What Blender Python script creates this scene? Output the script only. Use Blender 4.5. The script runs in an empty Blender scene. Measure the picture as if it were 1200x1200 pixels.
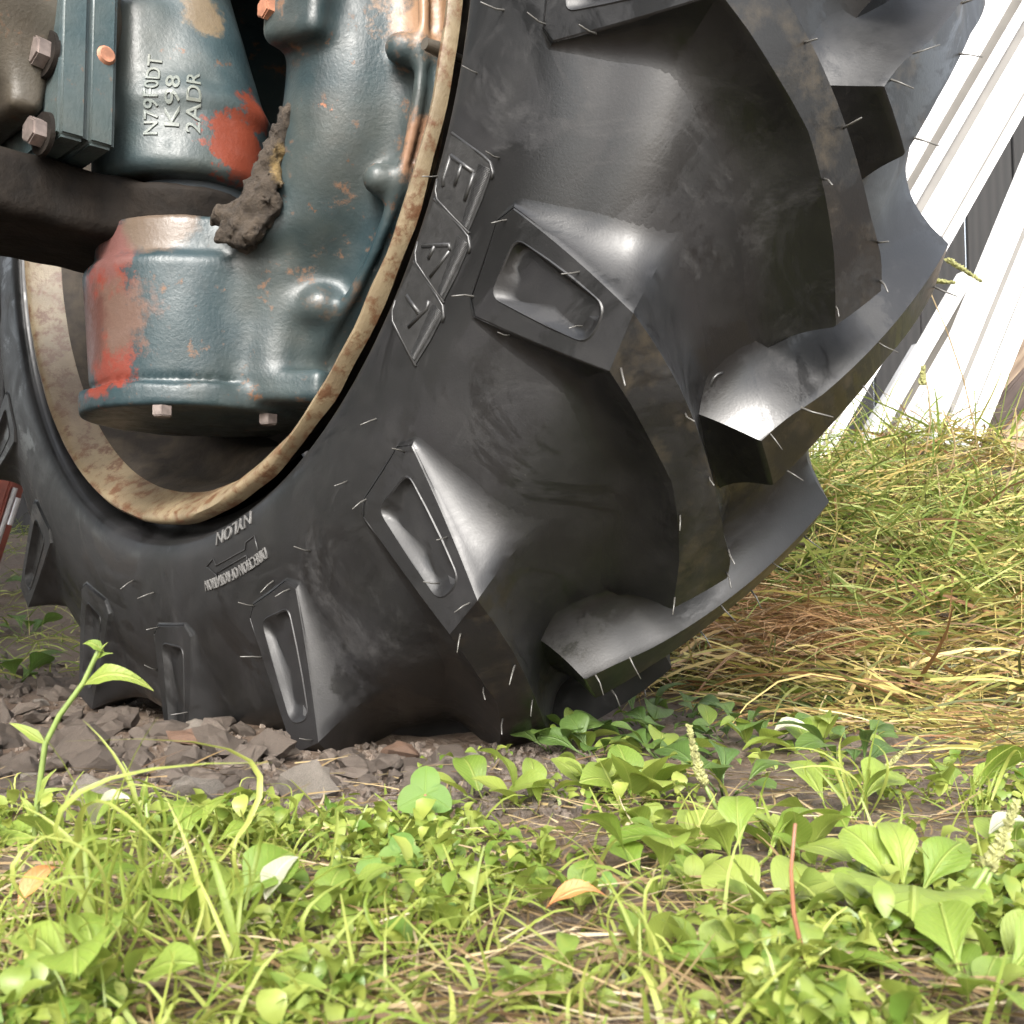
import bpy, bmesh, math, random
import numpy as np
from mathutils import Vector, Matrix, Euler, noise
PI = math.pi
SC = bpy.context.scene
COL = SC.collection
random.seed(7)
RNG = np.random.default_rng(7)

# ------------------------------------------------------------------ camera
HC = 0.562                                   # height of the wheel centre above the ground
CAM = np.array([0.9157, -0.4569, 0.1191])
RIGHT = np.array([0.6865, 0.7271, -0.0004])
DOWN = np.array([-0.0517, 0.0484, -0.9975])
FWD = np.array([-0.7253, 0.6848, 0.0708])
FPX = 1303.0                                 # focal length in photo pixels (1200 wide)
cd = bpy.data.cameras.new('camera')
cam = bpy.data.objects.new('camera', cd)
COL.objects.link(cam)
m = Matrix.Identity(4)
for i in range(3):
    m[i][0] = RIGHT[i]; m[i][1] = -DOWN[i]; m[i][2] = -FWD[i]; m[i][3] = CAM[i]
cam.matrix_world = m
cd.sensor_width = 36.0
cd.lens = FPX / 1200 * 36
cd.clip_start = 0.01
cd.clip_end = 3000
cd.dof.use_dof = True
cd.dof.focus_distance = 0.88
cd.dof.aperture_fstop = 34
SC.camera = cam

# ------------------------------------------------------------------ sky and sun
SUN_EL = math.radians(37)
SUN_DIR = Vector((0.62, -0.75, 0))           # where the sun stands, seen from the wheel
sd = SUN_DIR.normalized() * math.cos(SUN_EL)
sd.z = math.sin(SUN_EL)
world = bpy.data.worlds.new('World')
SC.world = world
world.use_nodes = True
wn = world.node_tree.nodes
sky = wn.new('ShaderNodeTexSky')
sky.sky_type = 'NISHITA'
sky.sun_disc = False
sky.sun_elevation = SUN_EL
sky.sun_rotation = math.atan2(sd.x, sd.y)
sky.air_density = 1.2
sky.dust_density = 4.0
sky.ozone_density = 0.6
bg = wn['Background']
bg.inputs['Strength'].default_value = 0.15
hs = wn.new('ShaderNodeHueSaturation')       # thin overcast: the blue is washed out
hs.inputs['Saturation'].default_value = 0.35
world.node_tree.links.new(sky.outputs[0], hs.inputs['Color'])
world.node_tree.links.new(hs.outputs[0], bg.inputs[0])
ld = bpy.data.lights.new('sun', 'SUN')
ld.energy = 1.5
ld.angle = math.radians(20)
ld.color = (1.0, 0.97, 0.92)
sun = bpy.data.objects.new('sun', ld)
COL.objects.link(sun)
sun.rotation_euler = sd.to_track_quat('Z', 'Y').to_euler()
SC.view_settings.view_transform = 'Standard'
SC.view_settings.look = 'None'
SC.view_settings.gamma = 1.0
SC.view_settings.exposure = 2.02
SC.view_settings.use_curve_mapping = False
SC.cycles.max_bounces = 6
SC.cycles.use_denoising = True

# ------------------------------------------------------------------ helpers
def tag(o, label, cat, group=None, kind=None):
    o['label'] = label
    o['category'] = cat
    if group: o['group'] = group
    if kind: o['kind'] = kind
    return o

def empty(name, loc=(0, 0, 0)):
    o = bpy.data.objects.new(name, None)
    o.empty_display_size = 0.05
    o.location = loc
    COL.objects.link(o)
    return o

def mesh(name, verts, faces, mat=None, smooth=False, sharp=None):
    me = bpy.data.meshes.new(name)
    me.from_pydata([tuple(map(float, v)) for v in verts], [], [tuple(map(int, f)) for f in faces])
    if mat is not None: me.materials.append(mat)
    if smooth:
        me.shade_smooth()
        if sharp: me.set_sharp_from_angle(angle=math.radians(sharp))
    me.update()
    return me

def place(name, me, parent=None, loc=(0, 0, 0), rot=(0, 0, 0), scale=None):
    o = bpy.data.objects.new(name, me)
    o.location = loc
    o.rotation_euler = rot
    if scale is not None: o.scale = (scale,) * 3 if isinstance(scale, (int, float)) else scale
    o.parent = parent
    COL.objects.link(o)
    return o

def obj(name, verts, faces, mat, parent=None, smooth=False, sharp=None):
    return place(name, mesh(name, verts, faces, mat, smooth, sharp), parent)

def bm_mesh(name, bm, mat, smooth=False, sharp=None):
    bmesh.ops.recalc_face_normals(bm, faces=bm.faces)
    me = bpy.data.meshes.new(name)
    bm.to_mesh(me); bm.free()
    me.materials.append(mat)
    if smooth:
        me.shade_smooth()
        if sharp: me.set_sharp_from_angle(angle=math.radians(sharp))
    return me

def tube(path, rad, n=6, closed=False):
    """verts, faces of a tube along a polyline; rad is a number or a list"""
    P = [Vector(p) for p in path]
    k = len(P)
    if not isinstance(rad, (list, tuple)): rad = [rad] * k
    V, F = [], []
    for i, p in enumerate(P):
        t = (P[min(i + 1, k - 1)] - P[max(i - 1, 0)]).normalized()
        a = t.orthogonal().normalized() if i == 0 else (a - t * a.dot(t)).normalized()
        b = t.cross(a)
        for j in range(n):
            w = 2 * PI * j / n
            V.append(p + (a * math.cos(w) + b * math.sin(w)) * rad[i])
    for i in range(k - 1):
        for j in range(n):
            F.append((i * n + j, i * n + (j + 1) % n, (i + 1) * n + (j + 1) % n, (i + 1) * n + j))
    F.append(tuple(range(n - 1, -1, -1)))
    F.append(tuple((k - 1) * n + j for j in range(n)))
    return V, F

class Acc:
    """collects pieces of geometry into one mesh"""
    def __init__(s): s.v, s.f = [], []
    def add(s, V, F):
        b = len(s.v)
        s.v.extend(V)
        s.f.extend([tuple(i + b for i in f) for f in F])

def smoothstep(x, a, b):
    t = np.clip((np.asarray(x, float) - a) / (b - a), 0, 1)
    return t * t * (3 - 2 * t)

# ------------------------------------------------------------------ material helpers
class NT:
    def __init__(s, name, placed=False):
        s.m = bpy.data.materials.new(name)
        s.m.use_nodes = True
        s.t = s.m.node_tree
        s.b = s.t.nodes['Principled BSDF']
        s.tc = s.t.nodes.new('ShaderNodeNewGeometry').outputs['Position'] if placed else s.t.nodes.new('ShaderNodeTexCoord').outputs['Object']
    def n(s, ty, **kw):
        nd = s.t.nodes.new(ty)
        for k, v in kw.items():
            if hasattr(nd, k): setattr(nd, k, v)
            else: nd.inputs[k].default_value = v
        return nd
    def l(s, a, b): s.t.links.new(a, b)
    def val(s, sock, v):
        if hasattr(v, 'is_output') or isinstance(v, bpy.types.NodeSocket): s.l(v, sock)
        else: sock.default_value = v
    def noise(s, scale, detail=4, rough=.55, vec=None, dist=0.):
        nd = s.n('ShaderNodeTexNoise')
        nd.inputs['Scale'].default_value = scale
        nd.inputs['Detail'].default_value = detail
        nd.inputs['Roughness'].default_value = rough
        nd.inputs['Distortion'].default_value = dist
        s.l(vec if vec is not None else s.tc, nd.inputs['Vector'])
        return nd.outputs[0]
    def voro(s, scale, feature='F1', vec=None):
        nd = s.n('ShaderNodeTexVoronoi', feature=feature)
        nd.inputs['Scale'].default_value = scale
        s.l(vec if vec is not None else s.tc, nd.inputs['Vector'])
        return nd.outputs['Distance']
    def ramp(s, fac, stops):
        nd = s.n('ShaderNodeValToRGB')
        s.l(fac, nd.inputs[0])
        e = nd.color_ramp.elements
        while len(e) < len(stops): e.new(0.5)
        for el, (p, c) in zip(e, stops):
            el.position = p
            el.color = (c, c, c, 1) if isinstance(c, (int, float)) else (*c, 1)
        return nd.outputs[0]
    def mix(s, fac, a, b, blend='MIX'):
        nd = s.n('ShaderNodeMix', data_type='RGBA', blend_type=blend)
        s.val(nd.inputs[0], fac)
        for k, v in ((6, a), (7, b)):
            if isinstance(v, tuple): nd.inputs[k].default_value = (*v, 1)
            else: s.l(v, nd.inputs[k])
        return nd.outputs[2]
    def math(s, op, a, b=0.):
        nd = s.n('ShaderNodeMath', operation=op)
        s.val(nd.inputs[0], a); s.val(nd.inputs[1], b)
        return nd.outputs[0]
    def maprange(s, v, a, b, c, d):
        nd = s.n('ShaderNodeMapRange')
        s.l(v, nd.inputs[0])
        for i, x in enumerate((a, b, c, d)): nd.inputs[i + 1].default_value = x
        return nd.outputs[0]
    def bump(s, h, strength=.4, dist=.002, prev=None):
        nd = s.n('ShaderNodeBump')
        nd.inputs['Strength'].default_value = strength
        nd.inputs['Distance'].default_value = dist
        s.l(h, nd.inputs['Height'])
        if prev is not None: s.l(prev, nd.inputs['Normal'])
        return nd.outputs[0]
    def out(s, color=None, rough=None, normal=None, metal=None, spec=None):
        b = s.b
        if color is not None:
            if isinstance(color, tuple): b.inputs['Base Color'].default_value = (*color, 1)
            else: s.l(color, b.inputs['Base Color'])
        if rough is not None: s.val(b.inputs['Roughness'], rough)
        if metal is not None: s.val(b.inputs['Metallic'], metal)
        if spec is not None: s.val(b.inputs['Specular IOR Level'], spec)
        if normal is not None: s.l(normal, b.inputs['Normal'])
        return s.m

def sphere_mask(t, centre, rad, soft, wob=0.0, wscale=40):
    """0..1 patch with a ragged, chipped edge round a point of the thing (wear, dirt, painted shade)"""
    d = t.n('ShaderNodeVectorMath', operation='DISTANCE')
    t.l(t.tc, d.inputs[0]); d.inputs[1].default_value = centre
    v = d.outputs['Value']
    if wob:
        v = t.math('ADD', v, t.math('MULTIPLY', t.math('SUBTRACT', t.noise(wscale, 9, .74), .5), wob * 1.6))
    return t.maprange(v, rad + soft * .35, rad - soft * .35, 0., 1.)

def rubber(name, dust, dusty_col, crack=.06):
    t = NT(name, True)
    big = t.noise(9, 5, .6, dist=.6)
    mid = t.noise(34, 5, .65)
    fine = t.noise(600, 2, .5)
    base = t.mix(t.ramp(big, [(.35, 0.), (.62, 1.)]), (.0032, .0034, .0033), (.0085, .0083, .009))
    d = t.math('MULTIPLY', t.ramp(mid, [(.48, 0.), (.78, 1.)]), dust)
    col = t.mix(d, base, dusty_col)
    spk = t.ramp(t.voro(210), [(.02, 1.), (.06, 0.)])
    gate = t.ramp(t.noise(23, 3), [(.53, 0.), (.66, 1.)])
    col = t.mix(t.math('MULTIPLY', t.math('MULTIPLY', spk, gate), .6), col, (.16, .15, .13))
    rg = t.ramp(t.noise(14, 6, .7, dist=1.2), [(.36, .38), (.5, .46), (.64, .52)])
    # handling smears: streaked patches where the bloom is rubbed off
    sm = t.ramp(t.noise(4.5, 7, .72, dist=3.0), [(.53, 0.), (.58, 1.)])
    rg = t.mix(t.math('MULTIPLY', sm, .8), rg, (.25, .25, .25))
    col = t.mix(t.math('MULTIPLY', sm, .7), col, (.006, .006, .006))
    du = t.math('MULTIPLY', t.ramp(t.noise(7, 8, .75, dist=1.5), [(.54, 0.), (.68, 1.)]), t.ramp(t.noise(90, 4, .7), [(.35, .3), (.6, 1.)]))
    col = t.mix(t.math('MULTIPLY', du, .6), col, (.034, .033, .033))       # dry dusty scuffs
    rg = t.mix(t.math('MULTIPLY', du, .6), rg, (.75, .75, .75))
    cr = t.voro(330, 'DISTANCE_TO_EDGE')
    crm = t.ramp(t.noise(8, 3), [(.50, 0.), (.62, 1.)])
    crk = t.ramp(cr, [(.0, 0.), (.10, 1.)])
    h = t.mix(crm, (1., 1., 1.), crk)
    nrm = t.bump(h, crack, .0006)
    # scratches and scribbles rubbed into the surface
    sc = t.ramp(t.noise(26, 2, .4, dist=9.0), [(.495, 0.), (.5, 1.), (.505, 0.)])
    sg = t.math('MULTIPLY', sc, t.ramp(t.noise(7, 3, .6), [(.54, 0.), (.62, 1.)]))
    col = t.mix(t.math('MULTIPLY', sg, .8), col, (.004, .004, .004))
    rg = t.mix(t.math('MULTIPLY', sg, .8), rg, (.7, .7, .7))
    nrm = t.bump(mid, .035, .003, nrm)
    nrm = t.bump(t.noise(12, 3), .05, .008, nrm)
    nrm = t.bump(fine, .10, .0006, nrm)
    return t.out(col, rg, nrm, spec=.5)

def plain(name, col, rough=.5, metal=0., amp=.25, scale=60, bump=.2, bd=.002, spec=.5):
    t = NT(name)
    n1 = t.noise(scale, 5, .6)
    c = t.mix(t.ramp(n1, [(.35, 0.), (.7, 1.)]), tuple(x * (1 - amp) for x in col), tuple(min(1, x * (1 + amp)) for x in col))
    return t.out(c, rough, t.bump(n1, bump, bd), metal, spec)

MAT = {}
MAT['rubber'] = rubber('tyre_rubber', .18, (.04, .039, .037), .05)
MAT['tread'] = rubber('lug_rubber', .75, (.06, .046, .028), .03)
MAT['whisker'] = plain('whisker_rubber', (.075, .072, .066), .32, bump=0)
MAT['letter'] = plain('letter_rubber', (.02, .02, .02), .34, scale=200)

def leaf_mat(name, c1, c2, trans=.36, rough=.42, spots=0.3, veins=1.2):
    t = NT(name)
    oi = t.n('ShaderNodeObjectInfo').outputs['Random']
    isl = t.n('ShaderNodeNewGeometry').outputs['Random Per Island']
    r = t.math('FRACT', t.math('ADD', oi, isl))
    col = t.mix(r, c1, c2)
    n1 = t.noise(55, 4, .6)
    col = t.mix(t.math('MULTIPLY', t.ramp(n1, [(.5, 0.), (.72, 1.)]), spots), col, (c2[0] * 1.5, c2[1] * 1.25, c2[2]))
    sp = t.ramp(t.noise(190, 2), [(.70, 0.), (.74, 1.)])
    col = t.mix(t.math('MULTIPLY', sp, spots), col, (.10, .07, .03))
    nrm = t.bump(t.noise(150, 3), .25, .001)
    if veins:                                           # midrib and side veins, in the leaf's own frame
        sx = t.n('ShaderNodeSeparateXYZ'); t.l(t.tc, sx.inputs[0])
        ay = t.math('ABSOLUTE', sx.outputs[1])
        mid = t.maprange(ay, .006, .022, 1., 0.)
        w = t.math('SINE', t.math('MULTIPLY', t.math('SUBTRACT', sx.outputs[0], t.math('MULTIPLY', ay, veins)), 62.))
        sv = t.maprange(w, .80, .98, 0., .45)
        vn = t.math('MAXIMUM', mid, sv)
        col = t.mix(t.math('MULTIPLY', vn, .55), col, (c2[0] * 1.5, c2[1] * 1.35, c2[2] * 1.8))
        nrm = t.bump(vn, .5, .004, nrm)
    t.out(col, rough, nrm, spec=.45)
    tr = t.n('ShaderNodeBsdfTranslucent')
    t.l(t.mix(.5, col, (c2[0] * 1.6, c2[1] * 1.5, c2[2])), tr.inputs[0])
    mx = t.n('ShaderNodeMixShader'); mx.inputs[0].default_value = trans
    t.l(t.b.outputs[0], mx.inputs[1]); t.l(tr.outputs[0], mx.inputs[2])
    t.l(mx.outputs[0], t.t.nodes['Material Output'].inputs[0])
    return t.m

MAT['leaf'] = leaf_mat('plantain_leaf', (.115, .19, .025), (.21, .275, .05))
MAT['leaf_dark'] = leaf_mat('shaded_dock_leaf', (.05, .10, .022), (.085, .14, .03))  # green darkened to carry the shade these weeds grow in
MAT['leaf_tiny'] = leaf_mat('tiny_leaf', (.08, .15, .022), (.27, .31, .07), .4, veins=0)
MAT['leaf_small'] = leaf_mat('weed_leaf', (.105, .18, .024), (.235, .29, .06), .4)
MAT['clover'] = leaf_mat('clover_leaf', (.10, .19, .035), (.14, .23, .04), .4, spots=.05)
MAT['grass'] = leaf_mat('grass_blade', (.14, .205, .03), (.32, .35, .09), .45, spots=.1, veins=0)
MAT['pale_leaf'] = leaf_mat('bleached_leaf', (.28, .30, .20), (.38, .38, .27), .3, spots=.05)
MAT['orange_leaf'] = leaf_mat('withered_leaf', (.40, .16, .05), (.5, .24, .09), .3)
MAT['stem'] = plain('green_stem', (.13, .18, .045), .5)
MAT['red_stem'] = plain('red_stem', (.22, .09, .05), .5)
MAT['seed'] = plain('seed_head', (.20, .20, .075), .7, scale=300, amp=.4)
def hay_mat(name, stops, trans=.25):
    t = NT(name)
    isl = t.n('ShaderNodeNewGeometry').outputs['Random Per Island']
    col = t.ramp(isl, stops)
    t.out(col, .5, spec=.4)
    tr = t.n('ShaderNodeBsdfTranslucent'); t.l(col, tr.inputs[0])
    mx = t.n('ShaderNodeMixShader'); mx.inputs[0].default_value = trans
    t.l(t.b.outputs[0], mx.inputs[1]); t.l(tr.outputs[0], mx.inputs[2])
    t.l(mx.outputs[0], t.t.nodes['Material Output'].inputs[0])
    return t.m
MAT['hay'] = hay_mat('drying_cut_grass', [(0, (.06, .065, .02)), (.22, (.19, .20, .045)), (.42, (.37, .31, .09)), (.62, (.45, .34, .13)), (.80, (.20, .10, .04)), (.9, (.10, .055, .025)), (1, (.56, .47, .25))])
MAT['hay_green'] = hay_mat('fresh_cut_grass', [(0, (.08, .12, .02)), (.5, (.17, .22, .045)), (.8, (.30, .32, .09)), (1, (.42, .38, .15))], .35)
MAT['hay_brown'] = hay_mat('brown_hay', [(0, (.22, .12, .05)), (.5, (.33, .19, .085)), (1, (.44, .29, .14))])
MAT['straw'] = hay_mat('straw_bits', [(0, (.09, .055, .03)), (.4, (.19, .13, .06)), (.8, (.29, .22, .11)), (1, (.42, .36, .24))])

def soil():
    t = NT('wet_soil')
    a = t.noise(7, 6, .6); b = t.noise(60, 6, .7); c = t.noise(300, 3, .6)
    col = t.mix(t.ramp(a, [(.35, 0.), (.65, 1.)]), (.060, .038, .024), (.105, .070, .046))
    col = t.mix(t.ramp(b, [(.45, 0.), (.75, 1.)]), col, (.15, .12, .09))
    nrm = t.bump(b, .9, .012)
    nrm = t.bump(c, .6, .003, nrm)
    return t.out(col, t.ramp(b, [(.3, .45), (.7, .85)]), nrm)
MAT['soil'] = soil()
def stone(name, c1, c2):
    t = NT(name)
    r = t.n('ShaderNodeObjectInfo').outputs['Random']
    isl = t.n('ShaderNodeNewGeometry').outputs['Random Per Island']
    col = t.mix(t.math('FRACT', t.math('ADD', r, isl)), c1, c2)
    n1 = t.noise(90, 6, .7)
    col = t.mix(t.ramp(n1, [(.42, 0.), (.7, 1.)]), col, (.13, .095, .07))
    nrm = t.bump(t.noise(260, 6, .75), .9, .004)
    nrm = t.bump(n1, .6, .005, nrm)
    col = t.mix(t.ramp(t.noise(35, 5, .7), [(.5, 0.), (.62, .7)]), col, (.045, .033, .025))
    return t.out(col, .6, nrm)
MAT['stone'] = stone('grey_stone', (.075, .06, .048), (.19, .155, .125))
MAT['stone_rust'] = stone('rusty_stone', (.20, .11, .065), (.24, .13, .08))
MAT['stone_pale'] = stone('pale_stone', (.24, .22, .19), (.27, .24, .2))

# ------------------------------------------------------------------ the wheel (wheel frame: axle along y, y = 0 at the near rim edge)
YM = 0.16                       # middle plane of the tyre
PITCH = 2 * PI / 18
def top_profile(v):
    if v > 2: y, r = top_profile(4 - v); return 2 * YM - y, r
    if v <= 1: return (-.003 + .0135 * v, .472 + .122 * v)
    y = .0105 + .1495 * (v - 1)
    return (y, .6275 - 1.5 * (y - YM) ** 2)
CPTS = [(-1.25, .022, .381), (-1.16, .019, .390), (-1.08, .011, .3955), (-.98, .001, .3990), (-.88, -.0040, .4025), (-.8, -.0055, .4065), (-.4, -.006, .432), (0, -.001, .472), (.5, .013, .517),
        (1, .035, .560), (1.35, .072, .576), (1.7, .115, .585), (2, .16, .588)]
CV = np.array([c[0] for c in CPTS]); CP = np.array([c[1:] for c in CPTS])
CT = np.gradient(CP, CV, axis=0); CT[-1] = (CT[-1][0], 0)
def car_profile(v):
    if v > 2:
        y, r = car_profile(4 - v); return 2 * YM - y, r
    v = max(v, CV[0])
    i = min(max(int(np.searchsorted(CV, v)) - 1, 0), len(CV) - 2)
    h = CV[i + 1] - CV[i]; t = (v - CV[i]) / h
    a = CP[i] * (2 * t**3 - 3 * t**2 + 1) + CT[i] * h * (t**3 - 2 * t**2 + t) + CP[i + 1] * (-2 * t**3 + 3 * t**2) + CT[i + 1] * h * (t**3 - t**2)
    return float(a[0]), float(a[1])
def cyl(y, r, th): return Vector((r * math.cos(th), y, r * math.sin(th)))
def r_to_v(r):
    lo, hi = -1.2, 1.0
    for _ in range(40):
        mid = (lo + hi) / 2
        if car_profile(mid)[1] < r: lo = mid
        else: hi = mid
    return lo
def sidewall(r, th, h=0.):
    """a point on the near sidewall, h above the rubber"""
    v = r_to_v(r)
    y0, r0 = car_profile(v - .02); y1, r1 = car_profile(v + .02)
    n = Vector((-(r1 - r0), y1 - y0)).normalized()     # (y, r) outward
    y, rr = car_profile(v)
    return cyl(y + n[0] * h, rr + n[1] * h, th)

def build_carcass():
    vs = np.concatenate([np.linspace(-1.25, -.75, 22), np.linspace(-.70, 2, 50)])
    vs = np.concatenate([vs, 4 - vs[-2::-1]])
    N = 360
    V, F = [], []
    for v in vs:
        y, r = car_profile(v)
        w = v if v < 2 else 4 - v
        s = -1 if v < 2 else 1
        for c in (-1.01, -.965):                          # the two fine rings beside the bead
            y += s * .0009 * math.exp(-((w - c) / .014) ** 2)
        for j in range(N):
            V.append(cyl(y, r, 2 * PI * j / N))
    for i in range(len(vs) - 1):
        for j in range(N):
            F.append((i * N + j, i * N + (j + 1) % N, (i + 1) * N + (j + 1) % N, (i + 1) * N + j))
    return V, F

LOWER = [(.03, -.243), (.051, -.271), (.081, -.309), (.105, -.356), (.125, -.398), (.152, -.4645)]
UPPER = [(.03, -.180), (.055, -.212), (.078, -.245), (.107, -.289), (.118, -.306), (.149, -.354), (.175, -.386), (.190, -.417)]
def y_to_v(y): return 1 + (y - .0105) / .1495
def resample(L, n):
    P = np.array([(y_to_v(y), t) for y, t in L])
    d = np.concatenate([[0], np.cumsum(np.hypot(np.diff(P[:, 0]) * .15, np.diff(P[:, 1]) * .6))])
    s = np.linspace(0, d[-1], n + 1)
    return [(float(np.interp(q, d, P[:, 0])), float(np.interp(q, d, P[:, 1]))) for q in s]
def chaikin(P, n=2, q=.25):
    for _ in range(n):
        Q = []
        for i in range(len(P)):
            a, b = P[i], P[(i + 1) % len(P)]
            Q += [tuple(x * (1 - q) + y * q for x, y in zip(a, b)), tuple(x * q + y * (1 - q) for x, y in zip(a, b))]
        P = Q
    return P
POCKET = [(.4930, -.1350), (.4900, -.2130), (.5715, -.2050), (.5740, -.1640)]
def fillet(P, rad, sc=.53, n=5):
    """rounds the corners of a polygon given as (r, angle)"""
    Q = [np.array((r, t * sc)) for r, t in P]; R = []
    for i, p in enumerate(Q):
        a = Q[i - 1] - p; b = Q[(i + 1) % len(Q)] - p
        a = p + a / np.linalg.norm(a) * rad; b = p + b / np.linalg.norm(b) * rad
        for k in range(n + 1):
            t = k / n
            q = a * (1 - t)**2 + p * 2 * t * (1 - t) + b * t * t
            R.append((q[0], q[1] / sc))
        nx = Q[(i + 1) % len(Q)]; d = nx - b; c = b + d * (1 - rad / (np.linalg.norm(d) + 1e-9))
        for k in (1, 2): 
            q = b + (c - b) * k / 3
            R.append((q[0], q[1] / sc))
    return R

def build_lug(far=False):
    OL, OU = (1.0, -.219), (1.0, -.157)
    n = 26
    low = [OL] + resample([(.0105, -.219)] + LOWER, n)[1:]
    upp = [OU] + resample([(.0105, -.157)] + UPPER, n)[1:]
    IL1, IL2, IU1, IU2 = (.016, -.229), (.093, -.2475), (.094, -.1005), (.005, -.1235)
    def seg(a, b, k): return [tuple(x + (y - x) * i / k for x, y in zip(a, b)) for i in range(1, k)]
    sideL = [IL1, IL2] + seg(IL2, OL, 20)
    sideU = seg(OU, IU1, 20) + [IU1, IU2] + seg(IU2, IL1, 4)
    endp = seg(low[-1], upp[-1], 3)
    loop = sideL + low + endp + upp[::-1] + sideU
    iOL, iOU = len(sideL), len(sideL) + len(low) + len(endp) + len(upp) - 1
    K = len(loop)
    def plane(p):
        v, th = p
        y, r = top_profile(v)
        b = v * .122 if v < 1 else .122 + (v - 1) * .155
        return np.array([th * r, b])
    PP = np.array([plane(p) for p in loop])
    area = sum(PP[i][0] * PP[(i + 1) % K][1] - PP[(i + 1) % K][0] * PP[i][1] for i in range(K))
    sgn = 1 if area > 0 else -1
    NRM = []
    for i in range(K):
        d = PP[(i + 1) % K] - PP[i - 1]
        d0 = PP[i] - PP[i - 1]; d1 = PP[(i + 1) % K] - PP[i]
        n0 = np.array([d0[1], -d0[0]]) / (np.linalg.norm(d0) + 1e-9); n1 = np.array([d1[1], -d1[0]]) / (np.linalg.norm(d1) + 1e-9)
        nn = n0 + n1; nn /= np.linalg.norm(nn) + 1e-9
        mit = min(1.5, 1 / max(.4, float(nn @ n0)))
        if abs(i - iOU) < 2: mit = 1.
        NRM.append(nn * sgn * mit)
    SM = []                                              # smoothed outward directions: the roots of the lug turn its corners softly
    for i in range(K):
        w = 6 if not (iOL + n - 3 <= i <= iOU - n + 3) else 1
        q = sum(NRM[(i + d) % K] * (w + 1 - abs(d)) for d in range(-w, w + 1))
        SM.append(q / (np.linalg.norm(q) + 1e-9))
    def P3(v, th, hf, sink=0.):
        ty, tr = top_profile(v); cy, cr = car_profile(v)
        y = cy + (ty - cy) * hf; r = cr + (tr - cr) * hf
        if sink:
            d = np.array([ty - cy, tr - cr]); d /= np.linalg.norm(d) + 1e-9
            y -= d[0] * sink; r -= d[1] * sink
        return cyl(y, r, th)
    bm = bmesh.new()
    rings = []
    T = 14
    for L in range(T + 1):
        t = L / T
        ring = []
        for i, (v, th) in enumerate(loop):
            ty, tr = top_profile(v); cy, cr = car_profile(v)
            hh = math.hypot(ty - cy, tr - cr)
            if i >= iOU and i < K - 5: up = 1.
            elif i < iOU: up = max(0., 1 - (iOU - i) / 15)
            else: up = .3
            W = (.85 + .55 * up) * hh + .0015
            pm = math.radians(67 - 11 * up)
            phi = pm * t
            o = W * (1 - math.sin(phi) / math.sin(pm))
            hf = (1 - math.cos(phi)) / (1 - math.cos(pm))
            DN = SM[i] * (1 - t) + NRM[i] * t
            vv = v + DN[1] * o / (.122 if v < 1 else .155)
            tt = th + DN[0] * o / tr
            if L == T: hf = 1 - min(.4, .0011 / max(hh, .002))
            ring.append(bm.verts.new(P3(vv, tt, hf, .00012 if L == 0 else 0)))
        rings.append(ring)
    inset = []
    for i, (v, th) in enumerate(loop):
        o = -.0011
        vv = v if (i in (iOL, iOU) or (iOL < i < iOU and not (iOL + n <= i <= iOU - n))) and abs(NRM[i][1]) < .95 else v + NRM[i][1] * o / .14
        if i in (iOL, iOU): vv = v
        inset.append(bm.verts.new(P3(vv, th + NRM[i][0] * o / top_profile(v)[1], 1.)))
    rings.append(inset)
    for a, b in zip(rings[:-1], rings[1:]):
        for i in range(K):
            bm.faces.new((a[i], a[(i + 1) % K], b[(i + 1) % K], b[i]))
    # tread strip
    lo = inset[iOL:iOL + n + 1]
    up = inset[iOU - n:iOU + 1][::-1]
    cols = [lo]
    for q in (1, 2):
        cols.append([bm.verts.new(a.co.lerp(b.co, q / 3)) for a, b in zip(lo, up)])
    mids = [cols[1][0], cols[2][0]]
    endv = inset[iOL + n + 1: iOU - n]
    for c, e in zip(cols[1:], endv):
        c[-1].co = e.co
        # weld the end of the column with the end edge
    cols.append(up)
    for ca, cb in zip(cols[:-1], cols[1:]):
        for i in range(n):
            bm.faces.new((ca[i], ca[i + 1], cb[i + 1], cb[i]))
    bmesh.ops.remove_doubles(bm, verts=[v for v in bm.verts if v.is_valid and (v in endv or v in (cols[1][-1], cols[2][-1]))], dist=1e-6)
    # flat face on the sidewall with the sunk pocket
    outer = inset[iOU:] + inset[:iOL + 1] + mids
    pk = fillet(POCKET, .0095)
    def facept(r, th, d=0.):
        v = (r - .472) / .122
        y, rr = top_profile(v)
        return cyl(y + d, rr, th)
    cen = np.mean(np.array(pk), axis=0)
    def ring_at(shrU, shrL, d):
        R = []
        for r, th in pk:
            f = (th - cen[1]) / .04
            s = shrU if f > 0 else shrL
            dr, dt = r - cen[0], (th - cen[1]) * .53
            ln = math.hypot(dr, dt)
            k = 1 - s / ln
            R.append(bm.verts.new(facept(cen[0] + dr * k, cen[1] + dt * k / .53, d)))
        return R
    R0 = ring_at(-.0022, -.0022, 0)
    R1 = ring_at(-.0012, -.0012, -.0007)
    R2 = ring_at(0, 0, -.0002)
    R3 = ring_at(.0010, .0035, .0026)
    R4 = ring_at(.0028, .0090, .0046)
    R5 = ring_at(.0045, .0115, .0052)
    R6 = ring_at(.0060, .0130, .0052)
    M = len(pk)
    for a, b in ((R0, R1), (R1, R2), (R2, R3), (R3, R4), (R4, R5), (R5, R6)):
        for i in range(M): bm.faces.new((a[i], a[(i + 1) % M], b[(i + 1) % M], b[i]))
    bm.faces.new(R6)
    es = []
    for Lp in (outer, R0):
        for i in range(len(Lp)):
            e = bm.edges.get((Lp[i], Lp[(i + 1) % len(Lp)])) or bm.edges.new((Lp[i], Lp[(i + 1) % len(Lp)]))
            es.append(e)
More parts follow.
